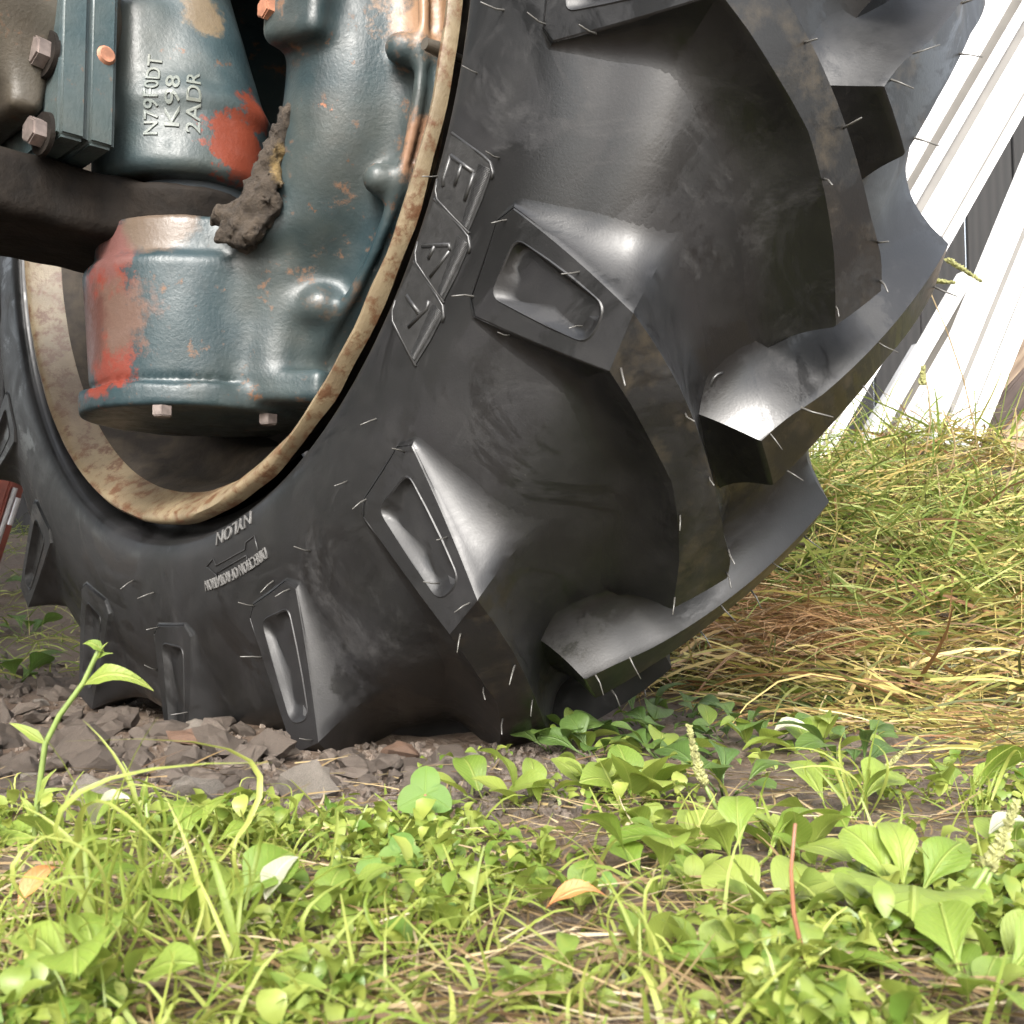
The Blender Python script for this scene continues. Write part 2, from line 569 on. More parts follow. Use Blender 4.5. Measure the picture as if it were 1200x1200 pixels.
    bmesh.ops.triangle_fill(bm, edges=es, use_beauty=True)
    if far:
        for v in bm.verts: v.co.y = 2 * YM - v.co.y
    me = bm_mesh('lug', bm, MAT['tread'], True, 26)
    me.materials.append(MAT['rubber'])
    for k in range(len(me.polygons)):                    # only the worn top of the bar carries the brown soil
        if not (T + 1) * K <= k < (T + 1) * K + 3 * n: me.polygons[k].material_index = 1
    return me

wheel = empty('wheel_assembly', (0, 0, HC))
tag(wheel, 'big black tractor tyre with deep angled lugs on a cream rusty rim', 'tractor wheel')
V, F = build_carcass()
tyre = obj('tyre', V, F, MAT['rubber'], wheel, True)
lug_near, lug_far = build_lug(), build_lug(True)
for k in range(18):
    place('lug', lug_near, tyre, rot=(0, PITCH * k, 0))
    place('lug', lug_far, tyre, rot=(0, PITCH * (k - .5), 0))

# rubber whiskers left by the mould vents
wm = []
for q in range(4):
    b = .0025 * (q - 1.5)
    P = [(0, 0, -.001), (0.0003, b * .2, .006), (.001 * q, b, .0145 + .001 * q)]
    V, F = tube(P, [.00085, .0006, .00045], 5)
    wm.append(mesh('rubber_whisker', V, F, MAT['whisker'], True))
def whisker(p, n, k):
    n = (Vector(n) + Vector((random.uniform(-.3, .3), 0, random.uniform(-.45, .15)))).normalized()
    o = place('rubber_whisker', wm[k % 4], tyre, loc=p, rot=n.to_track_quat('Z', 'Y').to_euler(), scale=random.uniform(.75, 1.1))
WSPOTS = [(.03, -.225), (.07, -.118), (.62, -.143), (.35, -.243), (.75, -.192), (.97, -.17)]
VIEW_LUGS = [-3, -2, -1, 0, 1, 2, 3, 4]
cnt = 0
for k in VIEW_LUGS:
    for v, th in WSPOTS:
        if random.random() < .15: continue
        y, r = top_profile(v)
        a = th - PITCH * k
        whisker(cyl(y, r, a), (0, -1, 0), cnt); cnt += 1
    for (yy, tt) in [(.016, -.212), (.06, -.285), (.065, -.235), (.10, -.34), (.105, -.292), (.145, -.445), (.165, -.375), (.183, -.408)]:
        if random.random() < .12: continue
        v = y_to_v(yy); y, r = top_profile(v); a = tt - PITCH * k
        n = Vector((math.cos(a), -.75, math.sin(a)))
        whisker(cyl(y, r, a), n, cnt); cnt += 1
        if random.random() < .85:
            a2 = tt - PITCH * (k - .5)
            n2 = Vector((math.cos(a2), .25, math.sin(a2)))
            whisker(cyl(2 * YM - y, r, a2), n2, cnt); cnt += 1
    for _ in range(2):
        r = random.uniform(.40, .47); a = random.uniform(-.35, 0) - PITCH * k
        whisker(sidewall(r, a), (0, -1, 0), cnt); cnt += 1

# raised lettering: three hatched panels, each with a letter on it
PAN = [(.4120, -.3716), (.4290, -.3840), (.4450, -.3960), (.4529, -.4030), (.4567, -.4123), (.4552, -.4550), (.4522, -.4998), (.4340, -.4870), (.4145, -.4735), (.4092, -.4620), (.4076, -.4496), (.4095, -.4100)]
def raised(path, rad, off):
    return tube([sidewall(r, t - off, rad * .35) for r, t in path], rad, 6)
LET = [
    [[(.4165, -.405), (.4420, -.421)], [(.4165, -.405), (.4150, -.440), (.4175, -.452)], [(.4290, -.414), (.4280, -.446)], [(.4420, -.421), (.4410, -.462)]],
    [[(.4150, -.446), (.4400, -.424), (.4420, -.432)], [(.4420, -.432), (.4330, -.480)], [(.4270, -.436), (.4255, -.458)]],
    [[(.4400, -.408), (.4410, -.420), (.4320, -.462)], [(.4370, -.434), (.4180, -.424)]],
]
for k in range(3):
    off = .1035 * k
    bm = bmesh.new()
    pr = PAN
    top = [bm.verts.new(sidewall(r, t - off, .0008)) for r, t in pr]
    cen = (.432, -.436)
    inner = []
    # a thin skin that follows the sidewall: fan of rings
    rings = [top]
    for q in (.66, .33):
        rings.append([bm.verts.new(sidewall(cen[0] + (r - cen[0]) * q, cen[1] + (t - cen[1]) * q - off, .0008)) for r, t in pr])
    base = [bm.verts.new(sidewall(r, t - off, -.0006)) for r, t in pr]
    rings = [base] + rings
    n = len(pr)
    for a, b in zip(rings[:-1], rings[1:]):
        for i in range(n): bm.faces.new((a[i], a[(i + 1) % n], b[(i + 1) % n], b[i]))
    bm.faces.new(rings[-1])
    place('letter_panel', bm_mesh('letter_panel', bm, MAT['letter'], True, 30), tyre)
    A = Acc()
    # hatching along the outer edge and round the letter
    for i in range(42):
        t = -.412 - .0835 * i / 41
        i = i * 24 / 41
        A.add(*tube([sidewall(.4555 - .0002 * i, t - off, .0009), sidewall(.4440, t + .004 - off, .0009)], .0003, 4))
    o = obj('hatching', A.v, A.f, MAT['letter'], tyre, True)
    o['kind'] = 'stuff'
    A = Acc()
    A.add(*raised([(.4110, -.3712), (.4450, -.3955), (.4529, -.4025), (.4575, -.4150), (.4580, -.4230)], .0011, off))
    A.add(*raised([(.4072, -.4440), (.4090, -.4620), (.4145, -.4745), (.4530, -.5015)], .0011, off))
    obj('panel_bead', A.v, A.f, MAT['letter'], tyre, True)
    A = Acc()
    for s in LET[k]: A.add(*raised(s, .0016, off))
    obj('letter', A.v, A.f, MAT['letter'], tyre, True)

def font_mesh(text, size, extrude):
    cu = bpy.data.curves.new('lettering', 'FONT')
    cu.body = text; cu.size = size; cu.extrude = extrude; cu.resolution_u = 3
    cu.bevel_depth = size * .012
    o = bpy.data.objects.new('lettering', cu)
    COL.objects.link(o)
    dg = bpy.context.evaluated_depsgraph_get()
    me = bpy.data.meshes.new_from_object(o.evaluated_get(dg))
    bpy.data.objects.remove(o); bpy.data.curves.remove(cu)
    return me
def wrap_text(text, size, r0, th0, width, name):
    me = font_mesh(text, size, .0006)
    xs = [v.co.x for v in me.vertices]
    k = width / (max(xs) - min(xs))
    for v in me.vertices:
        x, y, z = v.co
        v.co = sidewall(r0 + y, th0 - (x - min(xs)) * k / r0, .0007 + z)
    me.materials.clear(); me.materials.append(MAT['letter_pale'])
    return place(name, me, tyre)
MAT['letter_pale'] = plain('scuffed_letter_rubber', (.085, .083, .08), .5, scale=300)
wrap_text('NYLON', .0150, .4045, -1.222, .056, 'nylon_lettering')
wrap_text('DIRECTION OF ROTATION', .0125, .4395, -1.198, .098, 'rotation_lettering')
arrow = [(.4285, -1.408), (.4395, -1.372), (.4365, -1.372), (.4355, -1.262), (.4405, -1.262), (.4405, -1.222), (.4255, -1.222), (.4255, -1.254), (.4305, -1.262), (.4305, -1.372), (.4240, -1.380)]
V, F = tube([sidewall(r, t, .0003) for r, t in arrow + arrow[:1]], .0007, 5)
obj('direction_arrow', V, F, MAT['letter'], tyre, True)
# small moulded ring between the lugs, and crumbs of dirt stuck to the sidewall
V, F = tube([cyl(.119 + .0065 * math.sin(w), .5862, -.5585 + .0065 / .58 * math.cos(w)) for w in np.linspace(0, 2 * PI, 17)], .0011, 5)
obj('moulded_ring', V, F, MAT['letter'], tyre, True)

# ---- rim
def rust_cream():
    t = NT('cream_rim_paint')
    n1 = t.noise(18, 6, .65); n2 = t.noise(70, 6, .7); n3 = t.noise(7, 3)
    col = t.mix(t.ramp(n1, [(.35, 0.), (.7, 1.)]), (.185, .145, .088), (.095, .072, .042))
    col = t.mix(t.ramp(n2, [(.48, 0.), (.60, 1.)]), col, (.085, .04, .018))
    col = t.mix(t.ramp(n3, [(.5, 0.), (.7, .8)]), col, (.10, .065, .04))
    return t.out(col, .5, t.bump(n2, .35, .003))
MAT['rim'] = rust_cream()
t = NT('grimy_disc'); n1 = t.noise(14, 5)
MAT['disc'] = t.out(t.mix(n1, (.008, .006, .005), (.026, .02, .014)), .7, t.bump(t.noise(60), .4, .004))
RIMP = [(.006, .3835), (-.002, .3820), (-.0048, .3795), (-.0045, .3765), (-.001, .3730), (.006, .3665), (.014, .3620), (.020, .3580), (.026, .3545), (.034, .3500), (.050, .3445), (.066, .3405), (.078, .331), (.088, .315), (.10, .306), (.15, .303),
        (.22, .303), (.235, .306), (.245, .318), (.255, .334), (.27, .3415), (.29, .350), (.305, .36), (.318, .371), (.3255, .379), (.322, .383)]
def revolve(prof, N=200, wob=0.):
    V, F = [], []
    for i, (y, r) in enumerate(prof):
        for j in range(N):
            w = 0.
            if wob:
                w = wob * (math.sin(3 * 2 * PI * j / N + i * .3) * .4 + .6 * noise.noise(Vector((math.cos(2 * PI * j / N) * 9, math.sin(2 * PI * j / N) * 9, i * .35))))
            V.append(cyl(y + w, r + w, 2 * PI * j / N))
    for i in range(len(prof) - 1):
        for j in range(N):
            F.append((i * N + j, (i + 1) * N + j, (i + 1) * N + (j + 1) % N, i * N + (j + 1) % N))
    return V, F
V, F = revolve(RIMP[:9], wob=.0022)
rim = obj('rim', V, F, MAT['rim'], wheel, True, 50)
t = NT('dark_rim_well'); n1 = t.noise(12, 5); n2 = t.noise(50, 5)
MAT['well'] = t.out(t.mix(t.ramp(n2, [(.4, 0.), (.7, 1.)]), t.mix(n1, (.010, .008, .006), (.03, .022, .015)), (.05, .038, .025)), .8, t.bump(n2, .5, .004))  # the well is a much darker brown than the lip
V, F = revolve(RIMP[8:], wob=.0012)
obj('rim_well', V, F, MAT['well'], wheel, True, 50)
V, F = revolve([(.16, .304), (.165, .29), (.18, .25), (.185, .17), (.18, .02)], 96)
obj('wheel_disc', V, F, MAT['disc'], wheel, True)
# valve
MAT['metal_dark'] = plain('dull_brass', (.20, .18, .15), .38, .8)
vb = Vector((.3515, .010, -.077))
V, F = tube([vb + Vector((0, .02, 0)), vb, vb + Vector((-.001, -.004, 0))], [.003, .003, .004], 10)
valve = obj('valve_stem', V, F, MAT['metal_dark'], rim, True, 30)
bm = bmesh.new()
bmesh.ops.create_cone(bm, segments=18, radius1=.0052, radius2=.0046, depth=.013, cap_ends=True)
for i, v in enumerate(bm.verts):
    if i % 2: v.co.x *= .88; v.co.y *= .88
bmesh.ops.rotate(bm, cent=(0, 0, 0), matrix=Matrix.Rotation(PI / 2, 3, 'X'), verts=bm.verts)
bmesh.ops.translate(bm, vec=vb + Vector((0, -.008, 0)), verts=bm.verts)
place('valve_cap', bm_mesh('valve_cap', bm, MAT['metal_dark']), rim)

# ------------------------------------------------------------------ the axle end castings (wheel frame too)
def smin(a, b, k):
    h = np.clip(.5 + .5 * (b - a) / k, 0, 1)
    return b * (1 - h) + a * h - k * h * (1 - h)
def smax(a, b, k): return -smin(-a, -b, k)
class SDF:
    def __init__(s, lo, hi, step):
        s.lo = np.array(lo, float); s.step = step
        s.n = np.ceil((np.array(hi) - s.lo) / step).astype(int) + 1
        ax = [s.lo[i] + step * np.arange(s.n[i]) for i in range(3)]
        s.P = np.stack(np.meshgrid(*ax, indexing='ij'), -1).astype(np.float32)
    def box(s, c, h, r=.005, rot=None):
        q = s.P - np.array(c, np.float32)
        if rot is not None: q = q @ np.array(Euler(rot).to_matrix(), np.float32)
        q = np.abs(q) - (np.array(h, np.float32) - r)
        return np.linalg.norm(np.maximum(q, 0), axis=-1) + np.minimum(q.max(-1), 0) - r
    def cone(s, p, q, r1, r2, rd=.004):
        """capped round cone between two points"""
        p = np.array(p, np.float32); q = np.array(q, np.float32)
        d = q - p; L = float(np.linalg.norm(d)); d /= L
        w = s.P - p; t = w @ d
        rad = np.linalg.norm(w - t[..., None] * d, axis=-1)
        rr = r1 + (r2 - r1) * np.clip(t / L, 0, 1)
        a = rad - rr + rd; b = np.abs(t - L / 2) - L / 2 + rd
        return np.minimum(np.maximum(a, b), 0) + np.hypot(np.maximum(a, 0), np.maximum(b, 0)) - rd
    def cap(s, p, q, r1, r2=None):
        r2 = r1 if r2 is None else r2
        p = np.array(p, np.float32); q = np.array(q, np.float32)
        d = q - p; t = np.clip(((s.P - p) @ d) / float(d @ d), 0, 1)
        return np.linalg.norm(s.P - p - t[..., None] * d, axis=-1) - (r1 + (r2 - r1) * t)
    def torus(s, c, R, r, sy=1.):
        q = s.P - np.array(c, np.float32)
        return np.hypot(np.hypot(q[..., 0], q[..., 2]) - R, q[..., 1] / sy) - r
    def rough(s, d, amp, sc):
        P = s.P
        w = np.sin(P[..., 0] * sc + 1.3 * np.sin(P[..., 1] * sc * .7)) * np.sin(P[..., 1] * sc * 1.1 + 2) * np.sin(P[..., 2] * sc * .9 + np.sin(P[..., 0] * sc * .6))
        return d + amp * w
    def mesh(s, d, name, mat, sharp=None):
        """surface nets"""
        n = s.n
        ins = d < 0
        c = [d[i:n[0] - 1 + i, j:n[1] - 1 + j, k:n[2] - 1 + k] for i in (0, 1) for j in (0, 1) for k in (0, 1)]
        sg = np.stack([x < 0 for x in c], -1).sum(-1)
        act = (sg > 0) & (sg < 8)
        idx = -np.ones(act.shape, int)
        cells = np.argwhere(act)
        idx[act] = np.arange(len(cells))
        off = np.array([(i, j, k) for i in (0, 1) for j in (0, 1) for k in (0, 1)], float)
        vals = np.stack([x[act] for x in c], -1)
        acc = np.zeros((len(cells), 3)); cnt = np.zeros(len(cells))
        for a in range(8):
            for b in range(a + 1, 8):
                if np.abs(off[a] - off[b]).sum() != 1: continue
                va, vb = vals[:, a], vals[:, b]
                cr = (va < 0) != (vb < 0)
                t = np.where(cr, va / np.where(cr, va - vb, 1), 0)
                acc += np.where(cr[:, None], off[a] + t[:, None] * (off[b] - off[a]), 0); cnt += cr
        V = s.lo + s.step * (cells + acc / cnt[:, None])
        F = []
        for ax in range(3):
            o = [a for a in range(3) if a != ax]
            A = np.moveaxis(ins, [ax, o[0], o[1]], [0, 1, 2]); I = np.moveaxis(idx, [ax, o[0], o[1]], [0, 1, 2])
            fl = A[:-1, 1:-1, 1:-1] != A[1:, 1:-1, 1:-1]
            q = np.argwhere(fl)
            i, j, k = q[:, 0], q[:, 1] + 1, q[:, 2] + 1
            quad = np.stack([I[i, j - 1, k - 1], I[i, j, k - 1], I[i, j, k], I[i, j - 1, k]], -1)
            flip = A[i, j, k]
            if ax == 1: flip = ~flip
            quad[~flip] = quad[~flip][:, ::-1]
            F.append(quad)
        F = np.concatenate(F)
        F = F[(F >= 0).all(1)]
        me = bpy.data.meshes.new(name)
        me.from_pydata(V.tolist(), [], F.tolist())
        me.materials.append(mat)
        me.shade_smooth()
        if sharp: me.set_sharp_from_angle(angle=math.radians(sharp))
        me.update()
        return me

def iron(name, red=0., patches=(), grime=.5, base=((.028, .055, .066), (.05, .088, .10)), rust_amt=.62):
    """worn blue paint with red primer showing, rust and grease"""
    t = NT(name)
    n1 = t.noise(13, 5, .6); n2 = t.noise(48, 6, .7); n3 = t.noise(150, 4, .65); n4 = t.noise(5, 4, .6)
    col = t.mix(t.ramp(n1, [(.35, 0.), (.65, 1.)]), *base)
    col = t.mix(t.ramp(n4, [(.45, 0.), (.72, .6)]), col, (.075, .072, .056))
    col = t.mix(t.ramp(t.noise(26, 8, .75), [(.64, 0.), (.67, .8)]), col, (.10, .045, .02))   # chips down to rust
    col = t.mix(t.ramp(n2, [(rust_amt, 0.), (rust_amt + .08, .8)]), col, (.12, .06, .03))
    for c, r, s, wob, pc in patches:
        col = t.mix(sphere_mask(t, c, r, s, wob, 55), col, pc)
    col = t.mix(t.math('MULTIPLY', t.ramp(t.noise(8, 5, .7), [(.48, 0.), (.7, 1.)]), grime), col, (.028, .022, .017))
    nrm = t.bump(t.noise(330, 3, .6), .25, .0012)
    nrm = t.bump(n3, .12, .0018, nrm)
    nrm = t.bump(n2, .06, .004, nrm)
    rg = t.ramp(n2, [(.35, .33), (.55, .45), (.7, .68)])
    return t.out(col, rg, nrm, spec=.4)
RED = (.115, .022, .014); RUST = (.36, .20, .10); GREASE_SHADE = (.018, .013, .010)
axle = empty('tractor', (0, 0, HC))
tag(axle, 'worn blue tractor axle casting with red paint patches inside the rim', 'tractor')

# final drive bell, concentric with the wheel
S = SDF((-.31, -.10, -.312), (.31, .20, .31), .0036)
bell = S.cone((0, .075, 0), (0, .17, 0), .268, .262, .01)
bell = smin(bell, S.torus((0, .072, 0), .166, .058), .03)
bell = smax(bell, -S.cone((0, -.05, 0), (0, .15, 0), .118, .105), .012)
bell = np.minimum(bell, S.torus((0, .068, 0), .2605, .005))
for a in (-.085, -.495, -.967, .33, -1.40, -1.83):
    cx, cz = .247 * math.cos(a), .247 * math.sin(a)
    bell = smin(bell, S.cap((cx, .057, cz), (cx, .12, cz), .0125), .014)
# upper boss with the flat pitted end, and the trunk that leads down to the kingpin housing
bell = smin(bell, S.box((.176, .040, .090), (.030, .045, .098), .010, (0, .10, .25)), .010)
# lower gear drum under the kingpin, cast in one with the bell
h = S.cone((0, .015, -.272), (0, .015, -.163), .088, .097, .010)
h = smin(h, S.box((.03, .07, -.215), (.09, .05, .055), .02), .03)
h = smin(h, S.cone((0, .015, -.175), (0, .015, -.129), .088, .086, .004), .007)
h = np.minimum(h, S.cone((0, .015, -.292), (0, .015, -.272), .0965, .0975, .003))
h = smin(h, S.box((.06, .045, -.270), (.085, .045, .014), .008, (0, .05, .5)), .01)
h = smin(h, S.box((.075, .015, -.148), (.045, .018, .016), .006, (0, -.35, .3)), .012)
bell = smin(bell, h, .040)
bell = S.rough(bell, .0010, 70)
MAT['bell'] = iron('axle_housing_paint', base=((.007, .018, .022), (.019, .034, .039)), rust_amt=.60, grime=.3, patches=[((.268, .07, .02), .042, .03, .07, (.20, .12, .07)), ((.262, .075, -.10), .026, .02, .05, (.22, .125, .075)), ((.19, .02, -.22), .045, .03, .06, (.08, .05, .03)),
    ((.09, .0, -.045), .02, .006, .03, RUST), ((.19, .03, -.06), .004, .003, .045, (.22, .08, .035)),
    ((.018, -.082, -.195), .034, .012, .055, RED), ((.02, -.082, -.25), .034, .010, .05, RED), ((.03, -.075, -.215), .032, .03, .08, (.075, .045, .034)), ((.02, -.08, -.15), .03, .02, .06, (.09, .04, .035)), ((-.02, -.09, -.22), .04, .02, .03, (.05, .02, .015)), ((.055, -.05, -.128), .035, .012, .02, (.075, .055, .04)), ((-.115, .01, -.2), .05, .02, .03, GREASE_SHADE)])
place('axle_housing', S.mesh(bell, 'axle_housing', MAT['bell']), axle)

# kingpin neck
V, F = tube([(0, .01, -.135), (0, .01, -.126), (0, .01, -.105), (0, .01, -.07)], [.066, .063, .060, .057], 40)
MAT['neck'] = iron('kingpin_paint', grime=.3, base=((.035, .05, .066), (.06, .075, .092)))
obj('kingpin', V, F, MAT['neck'], axle, True, 40)

# knuckle yoke with cast lettering
S = SDF((-.12, -.14, -.115), (.14, .11, .22), .003)
k = S.cone((.0, .0, -.092), (.0, .0, -.02), .079, .076, .012)
k = smin(k, S.cone((0, .0, -.03), (-.012, -.012, .16), .075, .036, .006), .02)
k = smin(k, S.box((-.02, -.055, .01), (.06, .02, .055), .018), .02)
k = smin(k, S.cap((.012, -.06, -.03), (.018, -.088, -.045), .012), .01)
k = S.rough(k, .0008, 90)
MAT['knuckle'] = iron('knuckle_paint', patches=[((.074, .012, -.062), .030, .006, .05, (.125, .028, .015)), ((.066, .035, -.02), .020, .006, .05, (.125, .028, .015)), ((.060, -.010, .06), .022, .01, .03, (.11, .085, .055)), ((0, -.02, -.085), .05, .02, .02, GREASE_SHADE)], grime=.2, rust_amt=.68, base=((.017, .031, .036), (.034, .050, .054)))  # dark patch on the underside is mostly shade painted in
knuckle = place('knuckle_housing', S.mesh(k, 'knuckle_housing', MAT['knuckle']), axle)

# axle flange: two plates bolted face to face
def rbox(name, c, hx, mat, bev=.004, seg=3, rot=None, parent=axle):
    bm = bmesh.new()
    bmesh.ops.create_cube(bm, size=1)
    for v in bm.verts: v.co = Vector((v.co.x * 2 * hx[0], v.co.y * 2 * hx[1], v.co.z * 2 * hx[2]))
    bmesh.ops.bevel(bm, geom=bm.edges[:], offset=bev, segments=seg, affect='EDGES')
    me = bm_mesh(name, bm, mat, True, 40)
    return place(name, me, parent, c, rot or (0, 0, 0))
MAT['plate'] = iron('flange_paint', grime=.15, base=((.022, .040, .045), (.042, .062, .066)), rust_amt=.64)

rbox('flange_plate', (-.015, -.1005, .012), (.075, .0115, .1), MAT['plate'], .0035)
rbox('flange_plate', (-.014, -.1240, .012), (.075, .0115, .1), MAT['plate'], .0035)
S = SDF((-.16, -.50, -.20), (.07, -.06, .18), .005)
b = S.cap((-.03, -.13, .035), (-.03, -.60, .06), .082, .10)
b = smin(b, S.box((-.03, -.150, .03), (.066, .014, .095), .008), .02)
b = smin(b, S.box((-.03, -.36, -.015), (.05, .23, .02), .01), .03)
b = S.rough(b, .0015, 55)
MAT['beam'] = iron('axle_beam_paint', grime=.55, base=((.035, .029, .022), (.065, .054, .04)), rust_amt=.6)
place('axle_beam', S.mesh(b, 'axle_beam', MAT['beam']), axle)
S = SDF((-.16, -.42, -.18), (.08, .02, -.05), .004)
b = S.box((-.045, -.21, -.118), (.065, .19, .028), .012)
b = smin(b, S.cone((0, .0, -.135), (0, .0, -.10), .062, .070, .006), .02)
b = S.rough(b, .0015, 70)
MAT['grease'] = plain('grease_and_shade', (.007, .005, .0035), .8, amp=.5, scale=40, bump=.7, bd=.004, spec=.2)  # grime, taken near black to hold the deep shade under the axle
place('lower_arm', S.mesh(b, 'lower_arm', MAT['grease']), axle)

MAT['bolt'] = plain('worn_bolt', (.20, .165, .15), .4, .5, amp=.35, scale=90)
MAT['bolt_rust'] = plain('rusty_bolt', (.27, .12, .07), .6, .1, amp=.35, scale=90)
def bolt(p, d, r=.0115, h=.010, mat=None, washer=True):
    bm = bmesh.new()
    bmesh.ops.create_cone(bm, segments=6, radius1=r, radius2=r, depth=h, cap_ends=True)
    bmesh.ops.bevel(bm, geom=[e for e in bm.edges if all(v.co.z > 0 for v in e.verts)], offset=r * .12, segments=2, affect='EDGES')
    for v in bm.verts: v.co.z += h / 2
    o = place('bolt', bm_mesh('bolt', bm, mat or MAT['bolt'], True, 35), axle, p, Vector(d).to_track_quat('Z', 'Y').to_euler())
    if washer:
        V, F = tube([(0, 0, -.0025), (0, 0, .0012)], [r * 1.55, r * 1.5], 20)
        obj('washer', V, F, MAT['grease'], o, True, 40)
    return o
bolt((.040, -.139, -.018), (.1, -1, .05), .0125, .012)
bolt((.038, -.139, -.082), (.1, -1, 0), .0115, .012)
bolt((.064, -.046, -.292), (0, 0, -1), .0085, .009, washer=False)
bolt((.085, .040, -.292), (0, 0, -1), .0085, .009, washer=False)
bolt((.160, -.004, .020), (.0, -1, .0), .0095, .012, MAT['bolt_rust'], False)
V, F = tube([(.060, -.0985, -.012), (.0625, -.0985, -.012)], [.008, .006], 12)
obj('rust_plug', V, F, MAT['bolt_rust'], axle, True, 40)

# mud packed in the corner
S = SDF((.02, -.04, -.21), (.19, .09, -.03), .0025)
q = S.cap((.112, .022, -.128), (.140, .036, -.048), .014, .005)
q = smin(q, S.cap((.104, .016, -.150), (.124, .026, -.128), .015, .012), .012)
q = smin(q, S.cap((.090, .004, -.136), (.104, .018, -.140), .009, .012), .01)
for c_, r_ in (((.128, .022, -.118), .007), ((.098, .0, -.155), .006), ((.118, .012, -.158), .007), ((.122, .030, -.085), .006)):
    q = smin(q, S.cap(c_, (c_[0] + .004, c_[1] + .004, c_[2] + .006), r_), .006)
q = S.rough(S.rough(S.rough(q, .003, 260), .0022, 560), .0012, 1100)
t = NT('packed_mud')
n1 = t.noise(70, 7, .75); n4 = t.noise(22, 4, .6)
mc = t.mix(t.ramp(n1, [(.4, 0.), (.66, 1.)]), (.024, .017, .011), (.055, .040, .026))
mc = t.mix(sphere_mask(t, (.146, .04, -.10), .02, .012, .02, 90), mc, (.15, .10, .035))
MAT['mud'] = t.out(mc, .9, t.bump(n1, 1., .008))
place('mud_clump', S.mesh(q, 'mud_clump', MAT['mud']), axle, (.012, -.020, .0))

# cast lettering on the knuckle
MAT['cast'] = iron('cast_lettering', grime=.05, base=((.085, .105, .10), (.13, .14, .12)), rust_amt=.72)
# letter tops point to the left in the photo, i.e. towards smaller angles round the kingpin
from mathutils.bvhtree import BVHTree
KM = knuckle.data
BV = BVHTree.FromPolygons([v.co.copy() for v in KM.vertices], [list(f.vertices) for f in KM.polygons])
for text, ang, z0, w in (('N79F0DT', -.74, -.064, .072), ('K98', -.52, -.056, .046), ('2ADR', -.30, -.060, .056)):
    me = font_mesh(text, .0165, .0010)
    xs = [v.co.x for v in me.vertices]; k = w / (max(xs) - min(xs))
    for v in me.vertices:
        x, y, z = v.co
        zz = z0 + (x - min(xs)) * k
        a = ang - y / .076
        d = Vector((math.cos(a), math.sin(a), 0))
        hit = BV.ray_cast(d * .3 + Vector((0, 0, zz)), -d)
        R = hit[0].xy.length if hit[0] else .0765
        v.co = d * (R + .0002 + z) + Vector((0, 0, zz))
    me.materials.clear(); me.materials.append(MAT['cast'])
    place('cast_lettering', me, axle)

# the tractor body the axle runs to, left of the picture
MAT['body'] = iron('chassis_paint', grime=.6)
V, F = tube([(-.03, -.48, .055), (-.03, -.80, .065)], [.094, .10], 24)
obj('axle_tube', V, F, MAT['beam'], axle, True, 40)
rbox('axle_bolster', (-.03, -.98, .10), (.14, .20, .10), MAT['beam'], .02)
rbox('engine_sump', (-1.05, -1.12, .10), (1.30, .24, .20), MAT['body'], .04)
rbox('engine_block', (-1.05, -1.12, .52), (1.25, .20, .25), MAT['body'], .03)
rbox('bonnet', (-1.0, -1.12, .96), (1.35, .28, .22), MAT['body'], .06)
rbox('shade_cab', (-1.9, -1.0, 1.4), (.6, .6, .7), MAT['body'], .08)  # unseen box added to block sky and darken the left
# unseen mudguard sheet, added and placed to shade the ground behind the wheel
V, F = [], []
for i in range(15):
    a = math.radians(20 + 130 * i / 14)
    for y in (-1.2, .30): V.append((-1.55 + .95 * math.cos(a), y, .25 + .62 * math.sin(a)))
for i in range(14): F.append((2 * i, 2 * i + 1, 2 * i + 3, 2 * i + 2))
mg = obj('shade_mudguard', V, F, MAT['body'], axle, True)
sm = mg.modifiers.new('thickness', 'SOLIDIFY'); sm.thickness = .012

# ------------------------------------------------------------------ ground
R2 = RIGHT[:2] / np.linalg.norm(RIGHT[:2]); F2 = FWD[:2] / np.linalg.norm(FWD[:2])
def to_uv(x, y):
    dx, dy = x - CAM[0], y - CAM[1]
    return dx * R2[0] + dy * R2[1], dx * F2[0] + dy * F2[1]
def from_uv(u, v): return CAM[0] + u * R2[0] + v * F2[0], CAM[1] + u * R2[1] + v * F2[1]
def mound(u, v):
    """the heap of mown grass against the boards"""
    return .285 * smoothstep(v, .98, 1.95) * smoothstep(u, -.02, .42) * (1 + .22 * math.sin(u * 9 + 1) * math.sin(v * 7) + .12 * math.sin(u * 23 + v * 11)) * (1 - .55 * smoothstep(v, 2.3, 3.2))
def sn(x, y, s, sd=0): return noise.noise(Vector((x * s + sd, y * s - sd, sd * 1.7)))
def ground_z(x, y):
    u, v = to_uv(x, y)
    z = float(mound(u, v))
    z += float(.30 * smoothstep(v, 1.9, 3.6)) * (1 - float(smoothstep(v, 6, 14)))
    n = .010 * sn(x, y, 5, 3) + .006 * sn(x, y, 16, 7)
    if abs(x) < 3 and abs(y) < 3: n += .0035 * sn(x, y, 45, 1) + .0015 * sn(x, y, 130, 5)
    z += n * (1.0 if v > .55 else .8)
    return z
def warp(n, reach, fine):
    t = np.linspace(-1, 1, n)
    return np.sign(t) * (np.abs(t) * fine + (reach - fine) * np.abs(t) ** 9)
gx = .15 + warp(300, 400, 1.6); gy = .25 + warp(300, 400, 1.7)
V = [(x, y, ground_z(x, y)) for x in gx for y in gy]
n = len(gy)
F = [(i * n + j, (i + 1) * n + j, (i + 1) * n + j + 1, i * n + j + 1) for i in range(len(gx) - 1) for j in range(n - 1)]
g = obj('ground', V, F, MAT['soil'], None, True)
tag(g, 'trampled brown soil with weeds and mown grass around the wheel', 'ground', kind='structure')
